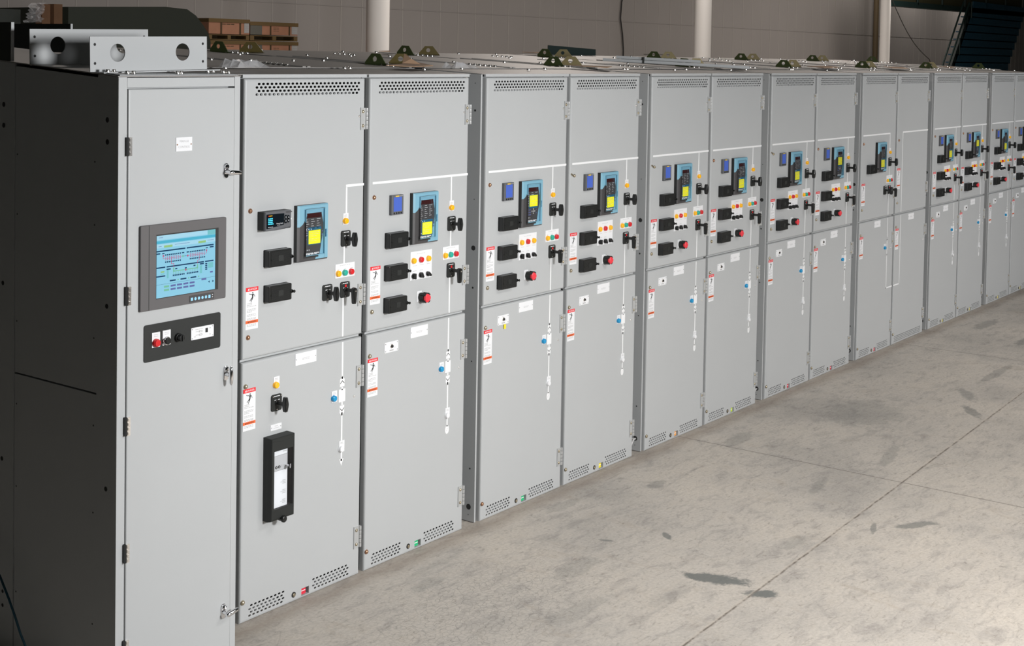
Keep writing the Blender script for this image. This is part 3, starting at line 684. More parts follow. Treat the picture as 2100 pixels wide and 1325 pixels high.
# ------------------------------------------------------------------ switchgear cabinets
PITCH_, GAP = .823, .1220
DEPTH = 2.40
def x_of(i): return (i//2)*(2*PITCH_+GAP)+(i % 2)*PITCH_
def roof_z(y): return H_ROOF+SLOPE*y
def body_mesh(side):
    """side 0: left cabinet of a pair (carries the drilled side sheet), 1: right one"""
    mb = MB(); g = 'grey_paint'; k = 'dark_inside'
    xl, xr = (-.030, .811) if side == 0 else (-.010, .812)
    def sheet(x0, x1, mt=g, yf=.010):
        ys = (yf, DEPTH); v = [(x0, ys[0], .004), (x1, ys[0], .004), (x1, ys[1], .004), (x0, ys[1], .004), (x0, ys[0], roof_z(ys[0])-.004), (x1, ys[0], roof_z(ys[0])-.004), (x1, ys[1], roof_z(ys[1])-.004), (x0, ys[1], roof_z(ys[1])-.004)]
        mb.add(v, [(0, 3, 2, 1), (4, 5, 6, 7), (0, 1, 5, 4), (1, 2, 6, 5), (2, 3, 7, 6), (3, 0, 4, 7)], mt)
    sheet(xl, xl+.012, yf=.010 if side == 0 else .056); sheet(xr-.012, xr, yf=.056)
    mb.box(xl+.0125, .026, .040, .046, .006, 2.470, 'black_matte'); mb.box(.790, xr-.0005, .040, .046, .006, 2.470, 'black_matte')   # black strips added so the door gaps read dark
    mb.box(xl+.012, xr-.012, .047, .052, .088, 2.406, g)            # frame front behind the doors
    mb.box(xl+.012, xr-.012, .047, .052, 2.452, 2.488, g); mb.box(xl+.012, xr-.012, .047, .052, .004, .034, g)
    mb.box(.012, .790, .018, .047, ZS-.007, ZS+.002, g)
    mb.box(xl+.012, xr-.012, .30, .31, .004, 2.49, k)
    mb.box(xl+.012, xr-.012, DEPTH-.01, DEPTH, .004, roof_z(DEPTH)-.004, g); mb.box(xl+.012, xr-.012, .06, DEPTH, .001, .004, k)
    if side == 0:
        for y, z, r in ((.045, 1.53, .014), (.048, 2.29, .0065), (.050, 2.44, .003), (.045, 1.80, .003), (.045, 1.31, .006), (.045, .30, .005), (.050, .085, .016), (.052, .040, .003), (.045, .90, .004), (.105, 1.95, .008), (.105, 1.20, .008), (.105, .62, .008)):
            n = 14; mb.add([(xl-.0006, y+r*math.cos(2*math.pi*q/n), z+r*math.sin(2*math.pi*q/n)) for q in range(n)][::-1], [tuple(range(n))], 'hole_shade')
    return mb.mesh('cabinet_frame')
def roof_mesh(side):
    mb = MB(); xl, xr = (-.030, .809) if side == 0 else (-.011, .812); g = 'roof_paint'
    mb.box(xl+(.028 if side == 0 else .012), xr-(.0 if side == 0 else .013), .000, .012, 2.476, 2.4915, 'grey_paint')
    def slab(y0, y1, dz, x0=xl, x1=xr, th=.003):
        v = [(x0, y0, roof_z(y0)+dz-th), (x1, y0, roof_z(y0)+dz-th), (x1, y1, roof_z(y1)+dz-th), (x0, y1, roof_z(y1)+dz-th)]; v += [(a, b, c+th) for a, b, c in v]
        mb.add(v, [(0, 3, 2, 1), (4, 5, 6, 7), (0, 1, 5, 4), (1, 2, 6, 5), (2, 3, 7, 6), (3, 0, 4, 7)], g)
    slab(.002, .40, .0); slab(.403, 1.50, .006); slab(1.503, DEPTH, .002)
    slab(.42, 1.48, .012, xl+.004, xl+.026, .010); slab(.42, 1.48, .012, xr-.026, xr-.004, .010)
    return mb.mesh('roof_cover')
BODY = [body_mesh(0), body_mesh(1)]; ROOFM = [roof_mesh(0), roof_mesh(1)]
ORD = ['first', 'second', 'third', 'fourth', 'fifth', 'sixth', 'seventh', 'eighth', 'ninth', 'tenth', 'eleventh', 'twelfth', 'thirteenth', 'fourteenth']
TAG = ['red', 'green', 'green', 'yellow', 'orange', 'lime', 'red', 'red', 'red', None, 'yellow', 'yellow', 'yellow', 'yellow']
HIGH = {2, 7, 11}
def what(i):
    base = {0: 'grey switchgear cabinet with a tall black window on its lower door, beside the control cabinet',
            8: 'grey switchgear cabinet whose white line turns down, with one black block and no power meter',
            9: 'grey switchgear cabinet with plain doors, only a white line and red-topped stickers'}
    if i in base: return base[i]
    place = {1: 'right beside the cabinet with the tall black window', 2: 'just right of the first dark gap, keypad relay', 3: 'fourth of the row, yellow flag at its foot',
             4: 'fifth of the row, orange flag at its foot', 5: 'sixth of the row, lime flag at its foot', 6: 'seventh of the row, after the third gap',
             7: 'eighth of the row, beside the cabinet without a meter', 10: 'just right of the plain-door cabinet', 11: 'second to the right of the plain-door cabinet',
             12: 'second from the right edge of the photo', 13: 'cut by the right edge of the photo'}[i]
    return 'grey switchgear cabinet with blue-framed relay, '+place
for i in range(14):
    side = i % 2
    root = bpy.data.objects.new('switchgear_cabinet', None); COL.objects.link(root); root.location = (x_of(i), 0, 0); root.empty_display_size = .2
    root['label'] = what(i); root['category'] = 'switchgear cabinet'; root['group'] = 'row of switchgear cabinets'
    ob('cabinet_frame', BODY[side], root); ob('roof_cover', ROOFM[side], root)
    up = ob('upper_door', ME['upper_door'], root); lo = ob('lower_door', ME['lower_door_plain' if i == 9 else 'lower_door'], root)
    def A(name, me, x, z, par=up, label=None, rot=None): return ob(name, ME[me], par, (x, 0, z), label=label, rot=rot)
    dx = .008 if i == 0 else 0
    Y, R_, G_ = 'yellow lamp', 'red lamp', 'green lamp'
    A('hinge', 'hinge', .766, 2.220); A('hinge', 'hinge', .764, 1.350); A('hinge', 'hinge', .760, .945, lo); A('hinge', 'hinge', .757, .138, lo)
    A('rivet', 'dot', .757, 2.286); A('rivet', 'dot', .745, .903, lo)
    if i in (4, 6): A('latch_screw', 'latch', .045, 1.877)
    elif i == 3: A('latch_screw', 'latch', .050, 1.877)
    else: A('cover_screw', 'screw_copper', .049, 1.877, label='copper coloured screw')
    A('cover_screw', 'screw_nickel' if i else 'screw_copper', .043, 1.304)
    A('cover_screw', 'screw_nickel', .031, 1.083, lo); A('cover_screw', 'screw_copper' if i in (1, 2) else 'screw_nickel', .026, .096, lo)
    dl = 'white sticker with red DANGER head and orange WARNING band'
    if i == 9: A('danger_sticker', 'danger', .028, 1.62, label=dl); A('danger_sticker', 'danger', .026, 1.066, lo, label=dl)
    else: A('danger_sticker', 'danger', .028, 1.531, label=dl); A('danger_sticker', 'danger', .018, 1.068 if i else 1.071, lo, label=dl)
    A('name_plate', 'plate_name', .340, 1.124, lo)
    if i == 9:
        [ob('mimic_line', m_, up) for m_ in UPL['return']]; A('mimic_line', 'low_ret', 0, 0, lo)
    else:
        [ob('mimic_line', m_, up) for m_ in UPL[{0: 'first', 8: 'loop'}.get(i, 'norm')]]; A('mimic_line', {0: 'low_arrow', 8: 'low_loop'}.get(i, 'low_circle'), .008 if i == 0 else 0, 0, lo)
        A('legend_plate', 'plate_lamp', .642+dx, 1.761); A('indicator_lamp', 'yellow', .656+dx, 1.779, label=Y)
        A('control_switch', 'pistol', .661+dx, 1.693)
        A('legend_plate', 'plate_tri', .592+dx, 1.504)
        for q, (cc, lb) in enumerate((('yellow', Y), ('green', G_), ('red', R_))): A('indicator_lamp', cc, .610+dx+.045*q, 1.5265, label=lb)
        A('breaker_control_switch', 'lever', .660+dx, 1.443)
        A('protective_relay', 'relay_high' if i in HIGH else 'relay_mid' if i == 0 else 'relay_low', .322, 1.614, label='blue and black relay with a yellow note')
        A('legend_plate', 'plate_lamp', .578+dx, .901, lo); A('indicator_lamp', 'blue', .590+dx, .921, lo, label='blue lamp')
        A('test_switch_block', 'block', .134, 1.613)
        if i != 8:
            A('legend_plate', 'plate_lamp', .634+dx, .646, lo); A('indicator_lamp', 'white', .644+dx, .662, lo, label='white lamp')
        A('position_flag', 'tag_'+TAG[i], 0, 0, lo, label=TAG[i]+' flag in a square opening'); A('lock_cylinder', 'lock', .347, .034, lo)
    if i not in (0, 8, 9):
        A('power_meter', 'meter', .163, 1.779, label='grey meter with a blue display')
        A('test_switch_block', 'block', .132, 1.449); A('test_switch_block', 'block', .130, 1.285)
        A('legend_plate', 'plate_panel', .330, 1.426)
        for q, (cc, lb) in enumerate((('yellow', Y), ('red', R_), ('yellow', Y))): A('indicator_lamp', cc, .353+.059*q, 1.5265, label=lb)
        for q in range(3): A('selector_knob', 'sel%d' % q, .350+.058*q, 1.447)
        A('legend_plate', 'plate_lamp', .387, 1.308); A('trip_button', 'estop', .418, 1.330, label='black button with a red fluted head')
        A('key_interlock_plate', 'key', .140, 1.079, lo)
        if i == 2: mb_ = MB(); mb_.box(0, .018, -.004, 0, 0, .026, 'tag_yellow'); ob('key_tag', mb_, lo, (.196, -.003, 1.052), label='yellow tag')
    if i == 0:
        A('power_meter', 'wide_meter', .094, 1.785, label='wide grey meter with a black screen'); A('test_switch_block', 'block', .136, 1.451)
        A('control_switch', 'pistol', .546, 1.444)
        A('legend_plate', 'plate_lamp', .202, 1.041, lo); A('indicator_lamp', 'yellow', .214, 1.058, lo, label=Y)
        A('control_switch', 'pistol', .220, .975, lo); A('legend_plate', 'plate_wide', .186, .847, lo)
        A('breaker_window', 'brk', .144, .440, lo, label='tall black frame with a clear window and a chrome key')
    if i == 8: A('control_switch', 'pistol', .560, 1.443)
    # roof ironwork
    def on_roof(x, y): return (x, y, roof_z(y)+.006)
    for q in range(6): ob('roof_bolt', ME['bolt'], root, on_roof(.790 if side == 0 else .785, .54+.040*q))
    for q in range(5): ob('roof_bolt', ME['bolt'], root, on_roof(.80 if side == 0 else .79, 1.74+.045*q))
    for (bx, by) in ((.12, .30), (.16, .30), (.66, .22), (.10, .98), (.42, .98), (.70, 1.02), (.2, 1.62), (.6, 1.62), (.35, 2.2), (.7, 2.2), (.05, 1.3)):
        if (i*7+int(bx*100)) % 3: ob('roof_bolt', ME['bolt'], root, on_roof(bx+.02*(i % 3), by))
    if side == 1:
        for yy in (.66, 1.98): ob('lifting_lug', ME['lug'], root, (.775, yy, roof_z(yy)+.004), rot=(0, math.radians(2.5), math.radians(-85)), label='lifting lug, shaded side painted dark green')
    elif i > 0:
        for yy in (.70, 1.98):
            me = ME['lug_lit'] if 'lug_lit' in ME else ME['lug'].copy(); ME['lug_lit'] = me; me.materials[0] = MATS['lug_lit']
            ob('lifting_lug', me, root, (.10, yy, roof_z(yy)+.004), rot=(0, 0, math.radians(-52)), label='lifting lug, lit side painted olive gold')

# ------------------------------------------------------------------ control cabinet
CX, CW, CY, CTOP = -.838, .622, -.22, 2.487
def croof(y): return CTOP+.062*(y-CY)
root = bpy.data.objects.new('control_cabinet', None); COL.objects.link(root); root.location = (CX, CY, 0)
root['label'] = 'tall grey control cabinet with a lit touch screen, standing forward at the left end'; root['category'] = 'control cabinet'
CD = 2.6
mb = MB(); g = 'grey_paint'
def prof(x0, x1, y0, y1, z0=.004, dz=0):
    return [(x0, y0, z0), (x1, y0, z0), (x1, y1, z0), (x0, y1, z0), (x0, y0, croof(CY+y0)+dz), (x1, y0, croof(CY+y0)+dz), (x1, y1, croof(CY+y1)+dz), (x0, y1, croof(CY+y1)+dz)]
BF = [(0, 3, 2, 1), (4, 5, 6, 7), (0, 1, 5, 4), (1, 2, 6, 5), (2, 3, 7, 6), (3, 0, 4, 7)]
mb.add(prof(0, .040, 0, .128), BF, g)                       # front left post
mb.add(prof(CW-.030, CW, 0, .12), BF, g)
mb.box(.042, CW-.031, .001, .05, CTOP-.040, CTOP-.002, g)   # head rail
mb.box(.04, CW-.03, .040, .045, .09, CTOP-.04, g); mb.box(.04, CW-.03, .034, .05, .004, .09, g)
mb.add(prof(CW-.004, CW, .12, CD), BF, g); mb.add(prof(0, CW, CD-.004, CD), BF, g)
mb.add(prof(0, .05, .690, .94), BF, g); mb.add(prof(0.002, .05, .94, CD-.01), BF, g)
n = 12
for (y, z, r) in ((.068, 2.319, .011), (.067, 2.233, .011), (.065, 1.588, .010), (.064, .864, .010), (.764, 2.355, .011), (.764, 2.267, .011), (.767, 1.60, .010), (.770, .85, .010), (.762, .28, .008), (.762, .22, .008)):
    mb.add([(-.0008, y+r*math.cos(2*math.pi*q/n), z+r*math.sin(2*math.pi*q/n)) for q in range(n)][::-1], [tuple(range(n))], 'hole_shade')
ob('cabinet_frame', mb, root)
for (z0, z1) in ((.004, 1.226), (1.233, None)):
    mb = MB(); a, b = .131, .687; zt0 = z1 or croof(CY+a)-.012; zt1 = z1 or croof(CY+b)-.012
    v = [(.004, a, z0), (.02, a, z0), (.02, b, z0), (.004, b, z0), (.004, a, zt0), (.02, a, zt0), (.02, b, zt1), (.004, b, zt1)]; mb.add(v, BF, g)
    mb.X = None
    for z in ([.3, .75, 1.1] if z1 else [1.45, 1.9, 2.15]):
        for y in (a+.02, b-.015):
            mb.X = Matrix.Translation((.004, y, z)) @ Matrix.Rotation(math.radians(-90), 4, 'Z'); mb.dome(0, 0, .004, 0, .002, 'relay_grey', n=8); mb.X = None
    ob('side_panel', mb, root)
mb = MB(); x0, x1 = -.002, CW+.004
def rslab(y0, y1, dz, xa=x0, xb=x1, th=.004, mt='roof_paint'):
    v = [(xa, y0, croof(CY+y0)+dz), (xb, y0, croof(CY+y0)+dz), (xb, y1, croof(CY+y1)+dz), (xa, y1, croof(CY+y1)+dz)]; v += [(p[0], p[1], p[2]+th) for p in v]; mb.add(v, BF, mt)
rslab(0, CD, .001); rslab(.006, .11, .006, .01, CW-.01, .003, 'grey_paint')
ob('roof_cover', mb, root)
# front door of the control cabinet
mb = door_shell(.043, CW-.033, .03, CTOP-.046, [], r=.006, depth=.03); door = ob('front_door', mb, root, (0, -.006, 0))
mb = MB(); # strip joint of the head rail
def C(name, mbx, x, z, label=None, par=door): return ob(name, mbx, par, (x-CX, 0, z), label=label)
# monitor
mb = MB(); w, h = .441, .341
mb.plate(0, w, 0, h, 0, -.012, 'monitor_grey', r=.006, bev=.002); y = -.0125
mb.patch(.040, .0425, .002, h-.002, y, 'print_dark')
sx0, sx1, sz0, sz1 = .076, .398, .042, .300
mb.patch(sx0, sx1, sz0, sz1, y, 'print_dark')
# bottom key strip
mb.plate(.245, .375, .006, .033, -.012, -.0135, 'relay_grey', r=.003)
for k in range(6):
    if k in (0, 5): mb.patch(.252+k*.0185, .263+k*.0185, .012, .025, -.0142, 'scr_btn')
    else: mb.poly([(.2575+k*.0185+.0058*math.cos(t*math.pi/5), .0185+.0068*math.sin(t*math.pi/5)) for t in range(10)], -.0142, 'scr_btn')
mb.cyl(.366, .024, .0022, -.0135, -.0145, 'white_plastic', n=8); mb.cyl(.366, .015, .0022, -.0135, -.0145, 'white_plastic', n=8)
C('monitor_housing', mb, -.742, 1.560, 'dark grey bezel of the touch screen')
mb = MB(); W_, H_ = .303, .250; yb = 0.
def q(x0, x1, z0, z1, m_, l=1): mb.patch(x0*W_, x1*W_, (1-z1)*H_, (1-z0)*H_, -.0003*l, m_)
q(0, 1, 0, 1, 'scr_base', 0)
q(0, 1, 0, .07, 'scr_pale'); q(.86, 1, 0, .08, 'scr_mint', 2); q(0, 1, .085, .13, 'scr_band'); q(0, 1, .14, .2, 'scr_pale')
q(.12, .26, .165, .20, 'scr_lime', 2); q(.70, .83, .165, .20, 'scr_lime', 2)
q(.03, .1, .03, .037, 'scr_purple', 3); q(.03, .08, .17, .177, 'scr_purple', 2); q(.30, .55, .165, .171, 'scr_purple', 2); q(.86, .97, .165, .171, 'scr_purple', 2)
q(0, .48, .240, .262, 'scr_navy'); q(.50, .97, .240, .262, 'scr_navy')
q(0, .06, .28, .30, 'scr_navy'); q(.90, .97, .275, .295, 'scr_navy')
for side_, xs in ((0, .14), (1, .555)):
    for k in range(9):
        a = xs+.0305*k
        q(a, a+.021, .31, .332, 'scr_navy'); q(a, a+.021, .425, .447, 'scr_navy'); q(a+.008, a+.013, .345, .41, 'scr_red'); q(a+.004, a+.017, .35, .358, 'scr_red', 2); q(a+.004, a+.017, .395, .403, 'scr_red', 2)
    q(xs-.03, xs+.275, .374, .381, 'scr_red', 2)
q(.10, .125, .315, .345, 'scr_red'); q(.105, .112, .34, .381, 'scr_red'); q(.09, .13, .285, .302, 'scr_navy'); q(.42, .46, .31, .328, 'scr_navy'); q(.50, .54, .31, .328, 'scr_navy'); q(.505, .53, .362, .392, 'scr_red', 3); q(.835, .855, .315, .345, 'scr_red'); q(.842, .849, .34, .38, 'scr_red')
q(.83, .87, .285, .30, 'scr_navy'); q(.46, .50, .374, .380, 'scr_navy', 2); q(.425, .45, .36, .39, 'scr_green', 3)
q(.240, .247, .381, .475, 'scr_red', 3); q(.240, .287, .472, .479, 'scr_red', 3); q(.280, .287, .475, .535, 'scr_red', 3)
q(.715, .722, .381, .475, 'scr_red', 3); q(.685, .722, .472, .479, 'scr_red', 3); q(.685, .692, .475, .53, 'scr_red', 3)
q(0, .145, .505, .526, 'scr_navy'); q(.165, .80, .505, .526, 'scr_navy'); q(.82, .97, .505, .526, 'scr_navy'); q(0, .145, .645, .666, 'scr_navy')
q(.07, .13, .575, .600, 'scr_lime'); q(.07, .13, .612, .63, 'scr_mint'); q(.17, .20, .56, .70, 'scr_mint'); q(.165, .235, .545, .565, 'scr_navy'); q(.73, .80, .535, .555, 'scr_navy'); q(.73, .77, .57, .70, 'scr_mint')
for k in range(7):
    a = .27+.0295*k; q(a, a+.021, .655, .68, 'scr_navy'); a = .505+.0295*k; q(a, a+.021, .655, .68, 'scr_navy')
    for b0 in (.27, .505): a = b0+.0295*k; q(a+.008, a+.013, .61, .65, 'scr_green')
q(.28, .47, .592, .608, 'scr_green'); q(.5, .69, .592, .608, 'scr_green'); q(.275, .295, .54, .61, 'scr_green'); q(.68, .70, .54, .61, 'scr_green'); q(.475, .50, .59, .62, 'scr_red', 2)
q(.31, .345, .555, .575, 'scr_navy'); q(.47, .505, .565, .585, 'scr_navy'); q(.62, .655, .545, .565, 'scr_navy')
for k in range(4): q(.825, .86, .545+.03*k, .565+.03*k, 'scr_navy')
q(.875, .965, .54, .63, 'scr_mint'); q(.91, .96, .69, .715, 'scr_purple')
for k, a in enumerate((.22, .40, .57)): q(a, a+.10, .735, .757, 'scr_navy'); q(a+.13, a+.15, .735, .757, 'scr_green')
q(0, 1, .785, .788, 'scr_navy')
for r_, zz in enumerate((.815, .87)):
    q(.125, .21, zz, zz+.032, 'scr_green')
    for k in range(4): q(.235+.107*k, .32+.107*k, zz, zz+.03, 'scr_purple')
q(.76, .845, .79, .82, 'scr_purple', 2)
for s_, cx in ((-1, .89), (1, .965)): mb.poly([(cx*W_-s_*.004, (1-.86)*H_-.005), (cx*W_+s_*.004, (1-.86)*H_), (cx*W_-s_*.004, (1-.86)*H_+.005)][::s_], -.0006, 'scr_navy')
o = ob('touch_screen', mb, door, (-.742+.076-CX+.001, -.0130, 1.560+.045), label='lit cyan one-line diagram screen')
# pushbutton panel
mb = MB(); mb.plate(0, .395, 0, .149, 0, -.004, 'black_matte', r=.009, bev=.001); C('button_panel', mb, -.716, 1.353, 'black panel below the screen')
pl_ = plate(.040, .060, [(.010, .030, .050, 2), (.010, .030, .043, 2)])
C('legend_plate', pl_, -.679, 1.408).location.y = -.004
C('legend_plate', pl_, -.626, 1.409).location.y = -.004
mb = MB(); mb.cyl(0, 0, .0165, 0, -.012, 'lens_red', n=20, bev=.002); mb.cyl(0, 0, .0145, -.010, -.018, 'lens_red', n=20, bev=.003); C('push_button', mb, -.662, 1.427, 'red push button').location.y = -.0065
mb = MB(); mb.cyl(0, 0, .0175, 0, -.010, 'chrome', n=20, bev=.002); mb.cyl(0, 0, .0135, -.010, -.018, 'black_plastic', n=20, bev=.002); C('push_button', mb, -.610, 1.427, 'black push button in a chrome ring').location.y = -.0065
mb = MB(); mb.cyl(0, 0, .017, 0, -.012, 'black_plastic', n=20, bev=.002); mb.cyl(0, 0, .014, -.012, -.030, 'black_plastic', n=14, bev=.002); mb.box(-.002, .002, -.034, -.028, -.012, .012, 'rib_black'); C('selector_knob', mb, -.548, 1.431, 'black rotary knob').location.y = -.004
mb = MB(); mb.plate(0, .120, 0, .050, 0, -.003, 'white_plastic', r=.003); y = -.0034
for a, b in ((.006, .006), (.006, .044), (.114, .006), (.114, .044), (.02, .012), (.10, .012), (.10, .038)): mb.cyl(a, b, .0022, -.003, -.0045, 'print_grey', n=8)
mb.patch(.075, .088, .022, .040, y, 'print_dark'); mb.bars(.022, .060, .040, .0022, y, 'print_grey', 4, 1)
for z in (.028, .014): mb.plate(.040, .058, z, z+.007, -.003, -.0045, 'print_grey', r=.002); mb.patch(.043, .055, z+.002, z+.005, -.0049, 'white_plastic'); mb.bars(.024, .036, z+.003, .002, y, 'print_grey', 2, int(z*999))
C('connector_plate', mb, -.481, 1.407, 'white plate with data sockets').location.y = -.004
mb = MB(); mb.plate(0, .083, 0, .056, 0, -.0025, 'white_plastic')
mb.text('MAIN #2', .0415, .036, .0125, -.003, 'print_light'); mb.text('CONTROL', .0415, .013, .0125, -.003, 'print_light')
for xx in (.006, .077): mb.cyl(xx, .027, .003, -.0025, -.004, 'copper_screw', n=8)
C('name_plate', mb, -.563, 2.187, 'white plate reading MAIN #2 CONTROL')
for z in (2.180, 1.595, 1.080, .575, .19):
    mb = MB(); mb.box(-.011, -.003, -.009, .006, 0, .073, 'black_plastic'); mb.box(-.003, .011, -.009, .0, 0, .073, 'zinc_bright')
    for k in range(4): mb.box(-.001, .006, -.0115, -.0095, .004+.018*k, .015+.018*k, 'zinc_bright')
    C('hinge', mb, -.7945, z)
def wing(ang, long_=True):
    mb = MB(); c = 'chrome'
    # escutcheon with boss
    mb.plate(-.012, .012, -.030, .034, 0, -.006, c, r=.011, bev=.002); mb.dome(0, .019, .012, -.005, .014, c, n=16, k=5)
    mb.cyl(0, -.002, .009, -.005, -.030, c, n=16)
    mb.X = Matrix.Translation((0, -.036, -.004)) @ Matrix.Rotation(ang, 4, 'Y')
    L = [(-.012, .006), (-.004, .0105), (.012, .0105), (.034, .0095), (.050, .0085), (.056, .003)] if long_ else [(-.040, .003), (-.032, .0075), (-.012, .0095), (.012, .0095), (.032, .0075), (.040, .003)]
    mb.tube([(a, 0, 0) for a, r in L], .01, c, n=14, radii=[r for a, r in L]); mb.X = None
    return mb
C('door_handle', wing(math.radians(4)), -.298, 2.092, 'chrome lever handle'); C('door_handle', wing(math.radians(90), False), -.289, 1.236, 'chrome T handle'); C('door_handle', wing(math.radians(-8)), -.291, .218, 'chrome lever handle')

# drilled angles bolted to the control cabinet roof
def angle(wd, ht, holes, small, foot):
    mb = MB(); t = .004; HX = sorted(holes); edges = [0]+[(HX[k]+HX[k+1])/2 for k in range(len(HX)-1)]+[wd]; zc, r = ht*.535, .0365
    for k, hx in enumerate(HX):
        a, b = edges[k], edges[k+1]; angs = sorted(set([2*math.pi*j/28 for j in range(28)]+[math.atan2(zz-zc, xx-hx) % (2*math.pi) for xx in (a, b) for zz in (0, ht)]))
        O = []
        for an in angs:
            dx_, dz_ = math.cos(an), math.sin(an); s1 = ((b-hx) if dx_ > 0 else (a-hx))/dx_ if abs(dx_) > 1e-9 else 9; s2 = ((ht-zc) if dz_ > 0 else -zc)/dz_ if abs(dz_) > 1e-9 else 9; s_ = min(s1, s2); O.append((hx+dx_*s_, zc+dz_*s_))
        I = [(hx+r*math.cos(an), zc+r*math.sin(an)) for an in angs]; N = len(angs)
        vs = [(x, 0, z) for x, z in O]+[(x, 0, z) for x, z in I]+[(x, t, z) for x, z in O]+[(x, t, z) for x, z in I]; fs = []
        for i_ in range(N):
            j = (i_+1) % N; fs += [(i_, j, N+j, N+i_), (2*N+j, 2*N+i_, 3*N+i_, 3*N+j), (N+i_, N+j, 3*N+j, 3*N+i_)]
        mb.add(vs, fs, 'grey_paint')
    mb.box(0, wd, 0, t, ht, ht+.0005, 'grey_paint'); mb.box(-.0006, 0, 0, t, 0, ht, 'grey_paint'); mb.box(wd, wd+.0006, 0, t, 0, ht, 'grey_paint')
    for sx in (.022, wd-.022):
        for sz in (.24*ht, .78*ht): mb.cyl(sx, sz, .0058, 0, -.0006, 'hole_shade', n=12)
    mb.box(0, wd, -foot, t, -.004, 0, 'grey_paint')
    return mb
m1 = angle(.592, .139, (.131, .461), 1, .085); z1 = croof(-.048)+.006
a1 = ob('drilled_angle', m1, root, (-.842-CX, -.048-CY, z1), label='grey steel angle with two round holes at the roof front', rot=(math.radians(0), math.radians(-1.2), 0))
mb = MB()
m2 = angle(.600, .146, (.133, .465), 1, .0); a2 = ob('drilled_angle', m2, root, (-.838-CX, .358-CY, croof(.358)+.003), label='rear grey steel angle partly shaded on the roof', rot=(0, math.radians(-1.2), 0))
for (bx, by) in ((-.80, -.10), (-.77, -.10), (-.30, -.11), (-.27, -.11), (-.76, -.17), (-.73, -.17), (-.52, -.18), (-.50, -.18), (-.25, -.15), (-.23, -.16), (-.80, .62)):
    mb = MB(); mb.X = Matrix.Rotation(math.radians(-90), 4, 'X'); mb.cyl(0, 0, .011, 0, -.003, 'zinc_bright', n=12); mb.cyl(0, 0, .0085, -.003, -.011, 'zinc_bright', n=6, bev=.001); mb.X = None
    ob('roof_bolt', mb, root, (bx-CX, by-CY, croof(by)+.010))
# upstand plates further back on the same roof, unlit faces painted dark
mb = MB(); p = at(23, 118, X=-.838)
mb.box(0, .004, .72, 1.45, croof(.50)+.006, 2.70, 'dark_side_steel'); mb.box(.004, .02, .7165, .7195, 2.57, 2.70, 'white_plastic') if False else None
mb.box(.0, .014, .7135, .7165, croof(.5)+.006, 2.70, 'grey_paint')
ob('upstand_plate', mb, root, label='dark plate with a bright front edge')
mb = MB(); X2 = .79; mb.box(X2, X2+.005, 1.42, 2.55, croof(1.0)+.01, 2.715, 'dark_side_steel'); mb.box(X2, X2+.012, 1.415, 1.42, 2.6, 2.715, 'grey_paint'); ob('upstand_plate', mb, root, label='longer dark plate behind the rear angle')

# ------------------------------------------------------------------ things lying on the roof
def scrap(name, pts, label, group=None, mt='cardboard', t=.004, lift=.018, curl=0., cat='cardboard'):
    """sheet with given (X,Y) outline lying on the sloped roof"""
    mb = MB(); c = Vector((sum(p[0] for p in pts)/len(pts), sum(p[1] for p in pts)/len(pts)))
    b = [(x-c.x, y-c.y, roof_z(y)-roof_z(c.y)+curl*abs(x-c.x)*k) for k, (x, y) in zip([1, .2]*9, pts)]; mb.loft([b, [(x, y, z+t) for x, y, z in b]], mt)
    return ob(name, mb, loc=(c.x, c.y, roof_z(c.y)+lift+.006), label=label, cat=cat, group=group)
def rpt(px, py):
    d = RT*((px-PX)/F) - UP*((py-PY)/F) + FW
    t = (H_ROOF+SLOPE*CAM.y-CAM.z)/(d.z-SLOPE*d.y); p = CAM+d*t; return (p.x, p.y)
SC = [((800, 143), (838, 128.5), (862, 138), (888, 141), (880, 144.5), (852, 146)), ((1165, 141.5), (1210, 143), (1255, 144.5), (1245, 147), (1195, 144)),
      ((1500, 140), (1520, 142), (1530, 144), (1500, 144)), ((1655, 142), (1700, 141), (1720, 144), (1690, 145.5)), ((1812, 142), (1850, 143), (1862, 146), (1830, 145)), ((1925, 141), (1960, 142), (1950, 143.5))]
SL = ['folded brown cardboard scrap leaning by the first pair of lifting lugs', 'flat brown cardboard scrap in front of the second pair of lugs', 'brown cardboard scrap near the end of the grey trim strips',
      'brown cardboard scrap right of the fourth pair of front lugs', 'brown cardboard strip right of the fifth pair of front lugs', 'small brown cardboard strip right of the sixth pair of front lugs']
for P_, lb in zip(SC, SL):
    a = [rpt(*q_) for q_ in P_]; 
    if len(P_) == 6:
        mb = MB(); c = Vector(rpt(845, 140)); W3 = [Vector((x, y, roof_z(y)+.026)) for x, y in (rpt(792, 143), rpt(850, 146), rpt(888, 143.5), rpt(858, 137))]
        mb.add([v-Vector((c.x, c.y, 2.5)) for v in W3], [(0, 1, 2, 3)], 'cardboard')
        b0, b1 = Vector((*rpt(825, 139), 0)), Vector((*rpt(862, 141), 0)); b0.z = roof_z(b0.y)+.026; b1.z = roof_z(b1.y)+.026
        t0 = b0+Vector((.05, .03, .055)); t1 = b1+Vector((-.02, .05, .03)); mb.add([v-Vector((c.x, c.y, 2.5)) for v in (b0, b1, t1, t0)], [(0, 1, 2, 3)], 'cardboard')
        o = ob('cardboard_scrap', mb, loc=(c.x, c.y, 2.5), label=lb, cat='cardboard', group='cardboard scraps on the roofs')
        sm = o.modifiers.new('thick', 'SOLIDIFY'); sm.thickness = .004
    else: scrap('cardboard_scrap', a, lb, 'cardboard scraps on the roofs')
BK = [((777, 112.5), (800, 111.5), (800, 113.5)), ((1075, 111), (1115, 112.6), (1100, 114.6), (1070, 113)), ((1290, 112.4), (1325, 114), (1315, 116), (1296, 115))]
